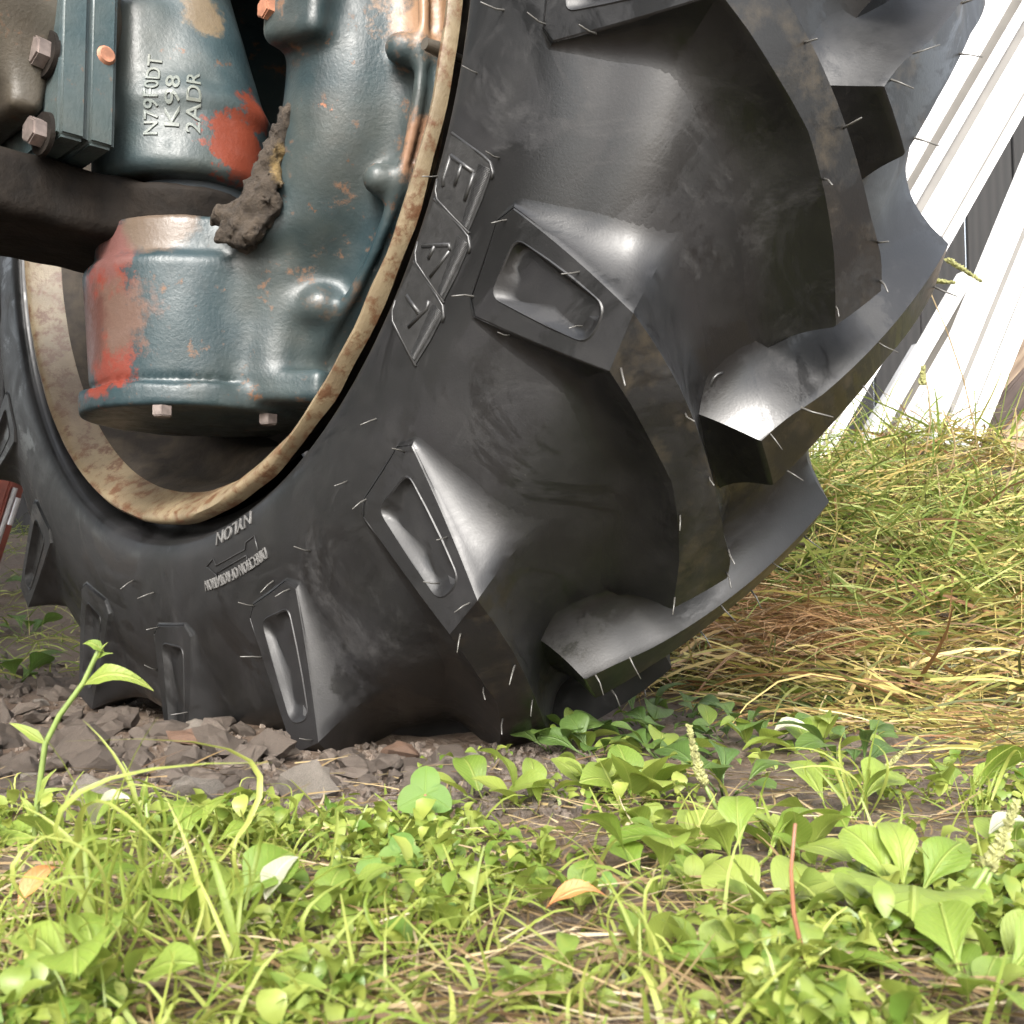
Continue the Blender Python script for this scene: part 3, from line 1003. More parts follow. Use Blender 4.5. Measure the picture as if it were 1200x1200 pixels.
def ray_ground(px, py):
    """the point of the ground seen at a photo pixel"""
    d = FWD + RIGHT * ((px - 600) / FPX) + DOWN * ((py - 600) / FPX)
    t = .25
    while t < 5:
        P = CAM + d * t
        if P[2] < ground_z(P[0], P[1]):
            a, b = t - .03, t
            for _ in range(5):
                c = (a + b) / 2; P = CAM + d * c
                if P[2] < ground_z(P[0], P[1]): b = c
                else: a = c
            return Vector((P[0], P[1], ground_z(P[0], P[1])))
        t += .03
    return Vector((P[0], P[1], 0))
def at_dist(px, py, v):
    d = FWD + RIGHT * ((px - 600) / FPX) + DOWN * ((py - 600) / FPX)
    return Vector(CAM + d * v)

# ------------------------------------------------------------------ barn wall, boards, timber behind
t = NT('dark_barn_board')
wv = t.n('ShaderNodeTexWave', wave_type='BANDS', bands_direction='X'); wv.inputs['Scale'].default_value = 9; wv.inputs['Distortion'].default_value = 5
mp = t.n('ShaderNodeMapping'); mp.inputs['Scale'].default_value = (1, 1, .06)
t.l(t.tc, mp.inputs[0]); t.l(mp.outputs[0], wv.inputs[0])
MAT['barn'] = t.out(t.mix(wv.outputs['Fac'], (.003, .003, .0032), (.007, .0065, .0065)), .8, t.bump(wv.outputs['Fac'], .3, .003))
def wood(name, a, b, sc=14):
    t = NT(name)
    mp = t.n('ShaderNodeMapping'); mp.inputs['Scale'].default_value = (1, 1, .05)
    t.l(t.tc, mp.inputs[0])
    n1 = t.noise(sc * 6, 6, .65, vec=mp.outputs[0]); n2 = t.noise(9, 4)
    c = t.mix(t.ramp(n1, [(.35, 0.), (.68, 1.)]), a, b)
    c = t.mix(t.ramp(n2, [(.5, 0.), (.75, .6)]), c, (a[0] * .5, a[1] * .5, a[2] * .5))
    return t.out(c, .75, t.bump(n1, .5, .003))
MAT['timber'] = wood('weathered_timber', (.17, .12, .085), (.36, .28, .20))
MAT['timber_dark'] = wood('dark_timber', (.045, .032, .028), (.09, .065, .055))
t = NT('white_vinyl'); n1 = t.noise(11, 4); n2 = t.noise(60, 4)
MAT['white'] = t.out(t.mix(t.ramp(n1, [(.40, 0.), (.72, .9)]), (.68, .68, .69), (.40, .39, .37)), .32, t.bump(n2, .05, .002))
t = NT('shaded_grey_channel'); n1 = t.noise(17, 5)
MAT['channel'] = t.out(t.mix(n1, (.06, .056, .05), (.12, .112, .10)), .4)  # flat groove strips: dirt grey with the groove shade in the colour
t = NT('clear_film')
t.b.inputs['Transmission Weight'].default_value = .55
MAT['film'] = t.out(t.mix(t.noise(30), (.75, .77, .8), (.85, .86, .88)), .25)

bw = empty('barn_wall', (*from_uv(0, 4.2), 0))
tag(bw, 'dark boarded barn wall standing behind the tyre and white strips', 'barn wall')
yaw = math.atan2(R2[1], R2[0])
bw.rotation_euler = (0, 0, yaw)
pl = []
for q in range(3):
    bm = bmesh.new(); bmesh.ops.create_cube(bm, size=1)
    for v in bm.verts: v.co = Vector((v.co.x * .178, v.co.y * .026, v.co.z * 3.0 + 1.45))
    bmesh.ops.bevel(bm, geom=bm.edges[:], offset=.003, segments=1, affect='EDGES')
    pl.append(bm_mesh('board', bm, MAT['barn']))
for i in range(46):
    place('board', pl[i % 3], bw, ((i - 23) * .184, random.uniform(-.004, .004), 0), (0, random.uniform(-.004, .004), 0))

def strip_mesh(w, L, depth, ribs, mat, name):
    """a trim strip: channel section with raised ribs, along z"""
    xs = [(-w / 2, -depth), (-w / 2, 0)]
    for a, b, h in ribs:
        e = .003
        xs += [(a * w - e, 0), (a * w, h), (b * w, h), (b * w + e, 0)]
    xs += [(w / 2, 0), (w / 2, -depth)]
    th = .0022
    inner = [(x * (1 - 2 * th / w), y - th) if 0 < i < len(xs) - 1 else (x * (1 - 2 * th / w), y) for i, (x, y) in enumerate(xs)]
    prof = xs + inner[::-1]
    n = len(prof)
    V = [(x, -y, z) for z in (0, L) for x, y in prof]
    F = [(i, (i + 1) % n, n + (i + 1) % n, n + i) for i in range(n)]
    k = len(xs)
    for base in (0, n):
        for i in range(k - 1): F.append((base + i, base + i + 1, base + n - 2 - i, base + n - 1 - i))
    bm = bmesh.new()
    vv = [bm.verts.new(v) for v in V]
    for f in F: bm.faces.new([vv[i] for i in f])
    return bm_mesh(name, bm, mat, False)
def lean(name, p0, p1, v0, v1, wpx, label, cat, mat, ribs=(), depth=.02, up=.9, down=.35, group=None, roll=0., solid=False, channels=()):
    """a long piece that leans through two seen points; v0, v1 are its distances there"""
    A, B = at_dist(*p0, v0), at_dist(*p1, v1)
    d = (B - A).normalized()
    A2 = A - d * down; L = (B - A).length + down + up
    w = wpx / FPX * (v0 + v1) / 2
    if solid:
        bm = bmesh.new(); bmesh.ops.create_cube(bm, size=1)
        for v in bm.verts: v.co = Vector((v.co.x * w, v.co.y * depth, (v.co.z + .5) * L))
        for e in list(bm.edges): pass
        bmesh.ops.subdivide_edges(bm, edges=[e for e in bm.edges if abs(e.verts[0].co.z - e.verts[1].co.z) > L * .5], cuts=14)
        for v in bm.verts:
            v.co.x += .004 * sn(v.co.z, v.co.x, 6, w * 100); v.co.y += .004 * sn(v.co.z, v.co.y, 7, w * 50)
        bmesh.ops.bevel(bm, geom=[e for e in bm.edges if e.is_manifold and e.calc_face_angle(0) > .8], offset=.005, segments=2, affect='EDGES')
        me = bm_mesh(name, bm, mat, True, 40)
    else:
        me = strip_mesh(w, L, depth, ribs, mat, name)
    zax = d
    yax = Vector(FWD); yax = (yax - zax * yax.dot(zax)).normalized()
    xax = yax.cross(zax).normalized()
    M = Matrix((xax, yax, zax)).transposed().to_4x4()
    M = Matrix.Translation(A2) @ M @ Matrix.Rotation(roll, 4, 'Z')
    o = place(name, me)
    o.matrix_world = M
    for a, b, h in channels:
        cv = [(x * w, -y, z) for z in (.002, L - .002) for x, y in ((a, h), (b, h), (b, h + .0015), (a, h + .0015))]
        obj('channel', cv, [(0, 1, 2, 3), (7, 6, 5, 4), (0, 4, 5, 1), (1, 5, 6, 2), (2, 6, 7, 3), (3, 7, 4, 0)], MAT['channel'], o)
    return tag(o, label, cat, group)
GW = 'white trim strips leaning behind the tyre'
R1 = ((-.30, -.16, .007), (.18, .34, .007))
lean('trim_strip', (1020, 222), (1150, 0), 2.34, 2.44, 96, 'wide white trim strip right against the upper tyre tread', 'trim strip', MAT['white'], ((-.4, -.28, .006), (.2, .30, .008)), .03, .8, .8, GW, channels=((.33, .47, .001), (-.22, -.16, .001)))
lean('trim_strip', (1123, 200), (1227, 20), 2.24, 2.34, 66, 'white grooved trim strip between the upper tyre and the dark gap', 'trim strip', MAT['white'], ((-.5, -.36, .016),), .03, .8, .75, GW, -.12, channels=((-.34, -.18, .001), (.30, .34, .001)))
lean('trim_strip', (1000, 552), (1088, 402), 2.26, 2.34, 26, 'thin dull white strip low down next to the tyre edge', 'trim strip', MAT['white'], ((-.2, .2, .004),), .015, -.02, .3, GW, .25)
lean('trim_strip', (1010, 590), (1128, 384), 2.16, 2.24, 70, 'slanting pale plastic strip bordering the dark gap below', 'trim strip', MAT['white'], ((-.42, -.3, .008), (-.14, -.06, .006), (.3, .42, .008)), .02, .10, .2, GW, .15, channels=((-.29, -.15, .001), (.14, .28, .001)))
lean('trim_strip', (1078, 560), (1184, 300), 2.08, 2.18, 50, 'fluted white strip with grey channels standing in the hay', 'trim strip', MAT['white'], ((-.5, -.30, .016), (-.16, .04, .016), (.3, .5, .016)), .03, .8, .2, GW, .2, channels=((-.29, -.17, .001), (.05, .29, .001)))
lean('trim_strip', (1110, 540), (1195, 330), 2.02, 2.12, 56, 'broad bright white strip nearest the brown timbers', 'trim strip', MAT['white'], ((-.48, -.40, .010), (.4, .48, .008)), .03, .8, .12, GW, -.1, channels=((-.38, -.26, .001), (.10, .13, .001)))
lean('timber', (1120, 520), (1250, 352), 2.32, 2.4, 46, 'pale split timber beside the broad white strip, upper one', 'timber', MAT['timber'], depth=.06, solid=True, up=.6, down=.3, group='timbers lying behind the hay')
lean('timber', (1150, 532), (1270, 392), 2.30, 2.38, 60, 'dark brown timber between two pale ones', 'timber', MAT['timber_dark'], depth=.05, solid=True, up=.6, down=.4, group='timbers lying behind the hay')
lean('timber', (1130, 605), (1270, 455), 2.12, 2.2, 62, 'weathered tan timber lowest at the right, ends in hay', 'timber', MAT['timber'], depth=.06, solid=True, up=.6, down=.3, group='timbers lying behind the hay')

# red implement with two bright strips, beyond the wheel at the left
MAT['red'] = plain('faded_red_paint', (.16, .035, .022), .5, amp=.35, scale=20)
MAT['chrome'] = plain('bright_metal', (.55, .55, .57), .3, .9, amp=.15, scale=50)
im = lean('red_implement', (-16, 630), (6, 562), 2.6, 2.6, 34, 'dark red metal beam with two bright strips behind the tyre', 'implement', MAT['red'], depth=.08, solid=True, up=.01, down=.1)
for dx, z0, z1 in ((.042, .10, .235), (.056, .15, .215)):
    V, F = tube([(dx, -.03, z0), (dx, -.03, z1)], .0062, 8)
    obj('bright_strip', V, F, MAT['chrome'], im, True, 40)

# ------------------------------------------------------------------ stones
def hull(seed, n=15, flat=.75):
    r = random.Random(seed)
    bm = bmesh.new()
    for _ in range(n):
        p = Vector((r.gauss(0, 1), r.gauss(0, 1), r.gauss(0, 1))).normalized()
        p *= r.uniform(.8, 1.0)
        bm.verts.new((p.x, p.y * r.uniform(.7, 1), p.z * flat))
    bmesh.ops.convex_hull(bm, input=bm.verts)
    bmesh.ops.delete(bm, geom=[v for v in bm.verts if not v.link_faces], context='VERTS')
    if n > 12:
        bmesh.ops.subdivide_edges(bm, edges=bm.edges[:], cuts=1, use_grid_fill=True)
        for v in bm.verts: v.co += v.co.normalized() * .16 * noise.noise(v.co * 2.6 + Vector((seed, 0, 0)))
    return bm
SM = {k: [bm_mesh('stone', hull(i * 7 + 1, 17 + 2 * (i % 5), .55 + .08 * (i % 4)), MAT[k]) for i in range(c)] for k, c in (('stone', 12), ('stone_rust', 2), ('stone_pale', 3))}
stones = []
def under_tyre(x, y): return 0.02 < y < .30 and abs(x) < .30
def stone_label(x, y, s, kind):
    u, v = to_uv(x, y)
    px = 600 + FPX * u / v
    size = 'small' if s < .010 else 'fist sized' if s > .019 else 'middling'
    size = {'small': 'small', 'middling': 'medium', 'fist sized': 'large'}[size]
    col = 'pale' if kind == 'stone_pale' else 'rough grey brown'
    where = 'at the left border of the gravel' if px < 110 else 'below the two leftmost tyre pockets' if px < 240 else 'in front of the narrow pocketed lug' if px < 380 else 'under the middle of the tyre'
    far = ', far row' if v > 1.25 else ', near row' if v < .85 else ''
    return f'{size} {col} stone {where}{far}'
def put_stone(x, y, s, kind='stone', sink=.3, label=None):
    z = ground_z(x, y)
    o = place('stone', random.choice(SM[kind]), None, (x, y, z + s * (.35 - sink)), (random.uniform(-.5, .5), random.uniform(-.5, .5), random.uniform(0, 6.3)), (s, s * random.uniform(.75, 1.1), s * random.uniform(.7, 1.)))
    tag(o, label or stone_label(x, y, s, kind), 'stone', 'stones in the soil beside the tyre')
    stones.append((x, y, s))
NAMED = [(222, 872, .021, 'stone_rust', 'rusty orange stone touching the bottom of the tyre'), (232, 936, .022, 'stone_pale', 'pale rounded stone lying just above the green weeds'),
         (215, 893, .024, 'stone', 'sparkling light grey angular stone below the rusty one'), (470, 888, .018, 'stone_rust', 'brown stone pressed under the tyre behind the clover'),
         (525, 896, .02, 'stone', 'dull brown stone under the tyre next to the small oval leaf'), (95, 885, .03, 'stone', 'large grey stone left of the tyre behind the tall stem'),
         (285, 895, .021, 'stone', 'dark wet stone in front of the pocketed lug')]
for px, py, s, k, lab in NAMED:
    p = ray_ground(px, py); put_stone(p.x, p.y, s, k, .25, lab)
tries = 0
while len(stones) < 220 and tries < 6000:
    tries += 1
    px = random.uniform(-60, 560); py = random.uniform(775, 945) if px < 380 else random.uniform(880, 925)
    p = ray_ground(px, py)
    if under_tyre(p.x, p.y): continue
    s = random.choice((.007, .009, .011, .013, .016, .020, .024)) * random.uniform(.85, 1.2)
    if any((p.x - a)**2 + (p.y - b)**2 < ((s + c) * .62)**2 for a, b, c in stones): continue
    put_stone(p.x, p.y, s, 'stone' if random.random() < .93 else 'stone_pale', random.uniform(-.05, .3))
A = Acc()
hv = []
for i in range(6):
    bm = hull(100 + i, 9); hv.append(([v.co.copy() for v in bm.verts], [[v.index for v in f.verts] for f in (bm.verts.index_update(), bm.faces)[1]])); bm.free()
for _ in range(2600):
    px = random.uniform(-120, 700); py = 770 + 200 * random.random() if px < 380 else random.uniform(875, 960)
    u = (px - 600) / FPX
    p = ray_ground(px, py)
    s = random.uniform(.0015, .0055)
    Vv, Ff = random.choice(hv)
    M = Euler((random.uniform(0, 6), random.uniform(0, 6), 0)).to_matrix()
    A.add([p + M @ (v * s) + Vector((0, 0, s * .2)) for v in Vv], Ff)
o = obj('fine_gravel', A.v, A.f, MAT['stone'])
tag(o, 'fine crumbs of stone and soil around the larger stones', 'gravel', kind='stuff')

# ------------------------------------------------------------------ plants
def leaf_mesh(name, mat, L=1., W=.5, shape='oval', fold=.15, arch=.3, ribs=0, wav=0., nu=9, nv=6, petiole=0., twist=0., seed=0):
    """a leaf along +x, face up, base at the origin; unit length"""
    r = random.Random(seed)
    V, F = [], []
    ph = r.uniform(0, 6)
    for i in range(nu + 1):
        t = i / nu
        if shape == 'oval': w = math.sin(PI * min(1, t * .97 + .03)) ** .75
        elif shape == 'spoon': w = (t / .55) ** 1.6 if t < .55 else math.sqrt(max(0, 1 - ((t - .55) / .45) ** 2.2))
        elif shape == 'lance': w = (t / .3) ** .8 if t < .3 else (1 - (t - .3) / .7) ** .8
        elif shape == 'heart': w = math.sin(PI * (t * .9 + .1)) ** .5 * (1 - .25 * t) * (1.25 if t > 0 else .4)
        else: w = math.sin(PI * t) ** .5
        w = max(w, .03) * W / 2
        a = arch * (t - .2)
        x = L * (t - .12 * arch * t * t); z = L * (.30 * t * 2 * (1 - t) * arch * 2 - .35 * arch * t ** 3 + .25 * t * max(0, arch))
        for j in range(nv + 1):
            s = 2 * j / nv - 1
            y = s * w
            zz = z + fold * abs(s) ** 1.3 * w * 1.6
            if ribs: zz += .010 * L * math.cos(s * PI * ribs) * math.sin(PI * t)
            if wav: zz += wav * L * math.sin(t * 9 + ph + s) * abs(s)
            tw = twist * t
            V.append((x, y * math.cos(tw) - (zz - z) * math.sin(tw), z + (zz - z) * math.cos(tw) + y * math.sin(tw)))
    n = nv + 1
    for i in range(nu):
        for j in range(nv): F.append((i * n + j, (i + 1) * n + j, (i + 1) * n + j + 1, i * n + j + 1))
    if petiole:
        b = len(V)
        tv, tf = tube([(-petiole, 0, -petiole * .25), (-petiole * .4, 0, -.02), (.06, 0, .0)], [.022, .018, .012], 5)
        V = [Vector(v) for v in V] + tv; F += [tuple(q + b for q in f) for f in tf]
        V = [Vector((v[0] + petiole, v[1], v[2] + petiole * .25)) for v in V]
    return mesh(name, V, F, mat, True)
LM = {
    'plantain': [leaf_mesh('leaf', MAT['leaf'], 1, .58, 'spoon', .10, .25 + .12 * i, 2.5, .012 + .006 * i, 14, 10, .25, .1 * (i - 1), i) for i in range(4)],
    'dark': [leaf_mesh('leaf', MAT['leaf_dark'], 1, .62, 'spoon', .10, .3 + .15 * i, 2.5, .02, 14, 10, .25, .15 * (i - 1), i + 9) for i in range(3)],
    'weed': [leaf_mesh('leaf', MAT['leaf_small'], 1, .62, 'oval', .18, .2 + .15 * i, 0, .02, 9, 6, .2, .1 * (i - 1), i + 20) for i in range(4)],
    'round': [leaf_mesh('leaf', MAT['leaf_small'], 1, .85, 'oval', .1, .15 + .15 * i, 0, .015, 9, 8, .25, 0, i + 30) for i in range(3)],
    'lance': [leaf_mesh('leaf', MAT['leaf_small'], 1, .26, 'lance', .2, .25 + .2 * i, 0, .01, 10, 4, 0, .2 * (i - 1), i + 40) for i in range(3)],
    'clover': [leaf_mesh('leaf', MAT['clover'], 1, .86, 'heart', .16, .15, 0, .01, 10, 8, 0, 0, 50)],
    'blade': [leaf_mesh('blade', MAT['grass'], 1, .038, 'lance', .35, .3 + .35 * i, 0, 0, 10, 2, 0, .5 * (i - 2), i + 60) for i in range(5)],
    'pale': [leaf_mesh('leaf', MAT['pale_leaf'], 1, .5, 'lance', .35, .5, 0, .02, 8, 4, 0, .4, 70)],
    'orange': [leaf_mesh('leaf', MAT['orange_leaf'], 1, .35, 'lance', .3, .5, 0, .03, 8, 4, 0, .4, 71)],
}
def aim(yaw, elev, roll=0.): return Euler((roll, -elev, yaw), 'XYZ')
YAW_IN = math.atan2(F2[1], F2[0])                      # away from the camera
YAW_R = math.atan2(R2[1], R2[0])
def leaf(parent, kind, loc, yaw, elev, size, roll=0.):
    o = place('blade' if kind == 'blade' else 'leaf', random.choice(LM[kind]), parent, loc, aim(yaw, elev, roll), (size, size * random.uniform(.85, 1.12), size))
    return o
CLEAR = []
def rosette(px, py, kind, n, size, label, group, elev=(.1, .9), cat='weed', spread=.006, name='plantain', zoff=0.):
    p = ray_ground(px, py) if py is not None else px
    root = empty(name, p + Vector((0, 0, zoff)))
    if size > .022 or n == 0: CLEAR.append((p.x, p.y, .03))
    tag(root, label, cat, group)
    a0 = random.uniform(0, 6.28)
    for i in range(n):
        a = a0 + i * 2.4 + random.uniform(-.3, .3)
        e = random.uniform(*elev)
        leaf(root, kind, (math.cos(a) * spread, math.sin(a) * spread, 0), a, e, size * random.uniform(.65, 1.15), random.uniform(-.5, .5))
    return root
def stalk(parent, pts, r0, r1, mat, name='stem'):
    k = len(pts)
    V, F = tube(pts, [r0 + (r1 - r0) * i / (k - 1) for i in range(k)], 6)
    return obj(name, V, F, mat, parent, True)
def spike(parent, pts, r, mat):
    """a plantain seed head: a knobbly rod"""
    V, F = [], []
    A = Acc()
    P = [Vector(p) for p in pts]
    for i in range(46):
        t = i / 45 * (len(P) - 1); q = min(int(t), len(P) - 2)
        c = P[q].lerp(P[q + 1], t - q)
        for j in range(4):
            a = i * 1.1 + j * PI / 2 + random.uniform(-.6, .6)
            d = Vector((math.cos(a), math.sin(a), random.uniform(.0, .8)))
            s = r * (1 - .45 * i / 45) * random.uniform(.6, 1.15)
            v, f = tube([c, c + d * s * .55, c + d * s], [s * .45, s * .5, s * .12], 4)
            A.add(v, f)
    return obj('seed_head', A.v, A.f, mat, parent)

# clover in the middle
def clover(px, py, hpx, dist_size, label, tilt, n=3, stemmat='red_stem'):
    p = ray_ground(px, py)
    v = to_uv(p.x, p.y)[1]
    h = hpx / FPX * v
    root = empty('clover', p)
    tag(root, label, 'clover', 'clover plants by the tyre')
    top = Vector((0, 0, h))
    stalk(root, [(0.002, 0, -.003), (.001, .001, h * .5), top], .0011, .0009, MAT[stemmat])
    s = dist_size / FPX * v
    back = Vector((-F2[0], -F2[1], 0))                 # faces the camera a little
    nrm = (Vector((0, 0, 1)) * math.cos(tilt) + back * math.sin(tilt)).normalized()
    up = (Vector((0, 0, 1)) - nrm * nrm.z).normalized()
    side = up.cross(nrm)
    for i in range(n):
        a = PI / 2 + i * 2 * PI / n
        x = up * math.sin(a) + side * math.cos(a)
        y = nrm.cross(x)
        M = Matrix((x, y, nrm)).transposed().to_4x4()
        o = place('leaf', LM['clover'][0], root)
        o.matrix_local = Matrix.Translation(top) @ M @ Matrix.Scale(s, 4)
    return root
clover(498, 985, 52, 36, 'three leaved clover standing upright in front of the tyre', 1.0)
clover(432, 1055, 22, 32, 'low clover with two broad leaflets left of the upright one', .9, 3, 'stem')
clover(470, 1040, 38, 30, 'dark green clover just below the upright clover', .75, 3, 'stem')
clover(712, 1065, 30, 13, 'tiny clover among the broad weeds', .8, 3, 'stem')

# tall knotweed sprout at the left
p = ray_ground(42, 1012)
v0 = to_uv(p.x, p.y)[1]
kw = empty('knotweed_sprout', p)
tag(kw, 'tall jointed sprout with pointed leaves in front of the stones', 'weed')
def loc_px(px, py, v=None):                            # a point above the sprout's own foot, seen at a pixel
    return at_dist(px, py, v if v else v0) - p
pts = [loc_px(42, 1030), loc_px(41, 960), loc_px(53, 872), loc_px(70, 838), loc_px(98, 800), loc_px(112, 770), loc_px(118, 757)]
stalk(kw, pts, .0015, .0011, MAT['stem'])
rv = Vector((R2[0], R2[1], 0)); fv = Vector((F2[0], F2[1], 0)); uz = Vector((0, 0, 1))
def leaf_between(parent, a, b, kind, wide=1., nrm=None):
    """a leaf from point a to point b (in the parent's frame) facing nrm"""
    d = (b - a); L = d.length; x = d.normalized()
    n = nrm or (uz * .8 - fv * .6)
    z = (n - x * n.dot(x)).normalized(); y = z.cross(x)
    M = Matrix((x, y, z)).transposed().to_4x4() @ Matrix.Diagonal((L, L * wide, L, 1))
    o = place('leaf', random.choice(LM[kind]), parent)
    o.matrix_local = Matrix.Translation(a) @ M
    return o
for a, b, w in (((98, 803), (186, 806), 1.25), ((122, 764), (94, 753), 1.9), ((53, 872), (10, 846), 1.1), ((112, 772), (133, 765), 1.4), ((112, 775), (126, 752), 1.2), ((45, 935), (66, 900), 1.2), ((42, 945), (80, 922), 1.1), ((42, 960), (22, 930), 1.1)):
    leaf_between(kw, loc_px(*a), loc_px(*b), 'lance', w, uz * .75 - fv * .75)
# a second slim sprout and grass spear
p = ray_ground(180, 1010); v0 = to_uv(p.x, p.y)[1]
k2 = empty('weed_sprout', p); tag(k2, 'slim young sprout with narrow tip leaves standing over the weeds', 'weed')
stalk(k2, [loc_px(180, 1020), loc_px(174, 970), loc_px(171, 935)], .0016, .001, MAT['stem'])
for a, b in (((171, 940), (173, 908)), ((171, 945), (165, 925)), ((172, 955), (180, 930)), ((174, 975), (160, 960))): leaf_between(k2, loc_px(*a), loc_px(*b), 'lance', 1.3)

# plantain seed stalks
def seed_stalk(px, py, top, label, bend=0., frac=.45, r=.0032, mat='seed', stem='stem'):
    global p, v0
    p = ray_ground(px, py); v0 = to_uv(p.x, p.y)[1]
    root = empty('seed_stalk', p); tag(root, label, 'seed stalk')
    P = []
    for i in range(8):
        t = i / 7
        P.append(loc_px(px + (top[0] - px) * t + bend * math.sin(PI * t), py + (top[1] - py) * t))
    c = int(7 * (1 - frac))
    stalk(root, P[:c + 1], .0013, .001, MAT[stem])
    spike(root, P[c:], r, MAT[mat])
    return root
seed_stalk(852, 968, (808, 852), 'upright plantain seed stalk in front of the tyre edge', -8, .5)
seed_stalk(1085, 1110, (1192, 940), 'long bent seed stalk rising from the big plantain', 14, .4, .0030)
seed_stalk(1110, 1105, (1172, 985), 'shorter yellowish seed stalk beside the long bent one', 10, .2, .0022)
seed_stalk(1000, 935, (1075, 865), 'brown seed stalk slanting over the mown leaves', 2, .6, .0026)
p = ray_ground(960, 1185); v0 = to_uv(p.x, p.y)[1]
rs = empty('bare_weed', p); tag(rs, 'thin reddish bare stem rising through the plantain leaves', 'stem')
stalk(rs, [loc_px(962, 1195), loc_px(944, 1130), loc_px(930, 1070), loc_px(927, 1020), loc_px(932, 965)], .0009, .0005, MAT['red_stem'], 'stalk')

# big plantains
GP = 'plantain rosettes in the foreground'
big = rosette(1065, 1085, 'plantain', 0, 0, 'big plantain rosette with wide ribbed leaves at lower right', GP)
p = big.location.copy(); v0 = to_uv(p.x, p.y)[1]
for a, b, w, e in (((1062, 1085), (1000, 1025), 1.0, .7), ((1062, 1085), (1042, 1015), .8, .7), ((1066, 1085), (1118, 1040), .9, .9), ((1062, 1090), (1015, 1112), 1.1, 1.6), ((1066, 1092), (1070, 1128), 1.2, 1.6), ((1070, 1088), (1165, 1082), .55, 1.3), ((1070, 1090), (1150, 1112), .55, 1.5), ((1060, 1086), (975, 1082), .7, 1.2)):
    vv = v0 - .05 * max(0, (b[1] - 1085)) / 40 + .02 * max(0, (1085 - b[1])) / 75
    leaf_between(big, loc_px(*a) + uz * .004, loc_px(b[0], b[1], vv) + uz * .012, 'plantain', w * 1.1, uz * e - fv * .45)
for i, (px, py, kind, n, s, lab) in enumerate([
    (870, 1025, 'plantain', 5, .052, 'plantain with a curled broad leaf right of centre'),
    (905, 1080, 'round', 9, .028, 'cluster of bright round leaves below the curled plantain'),
    (985, 965, 'plantain', 6, .045, 'plantain among mown leaves behind the red stem'),
    (1000, 905, 'dark', 5, .06, 'dark toothed weed leaf lying under the hay edge'),
    (1045, 790, 'dark', 4, .07, 'pale dusty broad leaf poking out of brown hay'),
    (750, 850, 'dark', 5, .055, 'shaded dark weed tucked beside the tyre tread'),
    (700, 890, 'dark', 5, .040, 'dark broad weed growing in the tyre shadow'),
    (745, 940, 'round', 12, .036, 'dense clump of round bright leaves near the tyre'),
    (700, 930, 'round', 8, .028, 'smaller clump of round leaves left of the dense one'),
    (620, 945, 'weed', 6, .036, 'oval leaved weed in front of the tyre middle'),
    (572, 940, 'weed', 3, .036, 'weed with a single tall oval leaf touching the tyre shadow'),
    (800, 1000, 'round', 10, .026, 'round leaved weed between clover and plantain'),
    (770, 1045, 'plantain', 4, .05, 'flat plantain leaf lying right of the tiny clover'),
    (600, 1050, 'weed', 7, .024, 'small weed with oval leaves in the middle foreground'),
    (525, 1060, 'weed', 6, .024, 'small weed growing between clover and withered leaf'),
    (95, 1010, 'plantain', 6, .05, 'plantain behind the grass tuft at far left'),
    (205, 1020, 'plantain', 6, .05, 'plantain below the pale stone'),
    (255, 975, 'weed', 8, .030, 'bright bushy weed at the edge of the stones'),
    (300, 1000, 'weed', 9, .028, 'bushy weed right beside the thin grass spear'),
    (240, 1105, 'plantain', 6, .05, 'plantain amid the long grass at lower left'),
    (310, 1085, 'plantain', 5, .048, 'plantain with folded pale leaf at lower left'),
    (40, 1120, 'plantain', 5, .05, 'plantain at the left border under grass'),
    (120, 1180, 'plantain', 6, .05, 'plantain nearest the camera at lower left'),
    (380, 1180, 'weed', 6, .026, 'blurred weed by the lower border left of centre'),
    (660, 1185, 'weed', 7, .024, 'blurred weed at the lower border in the middle'),
    (1140, 1180, 'plantain', 5, .045, 'plantain at the lower right corner'),
    (1120, 945, 'plantain', 5, .05, 'plantain flattened by mown grass at the right'),
    (1180, 1010, 'weed', 6, .03, 'weed at the right border below the hay'),
    (850, 930, 'dark', 5, .045, 'dusty plantain in the half shade behind the seed stalk'),
    (930, 1005, 'weed', 6, .028, 'weed around the base of the red stem'),
    (20, 800, 'dark', 6, .06, 'weed at the left border by the stones'),
    (30, 745, 'dark', 5, .07, 'dark weed on the bank behind the tyre'),
    (45, 690, 'dark', 5, .08, 'dark weed higher on the shaded bank'),
]):
    rosette(px, py, kind, n, s * (.8 if px > 780 else .62 if py > 955 else .8), lab, GP if kind == 'plantain' else None, (.25, 1.05) if kind in ('round', 'weed') else (.15, .8), name='plantain' if kind in ('plantain', 'dark') else 'weed')
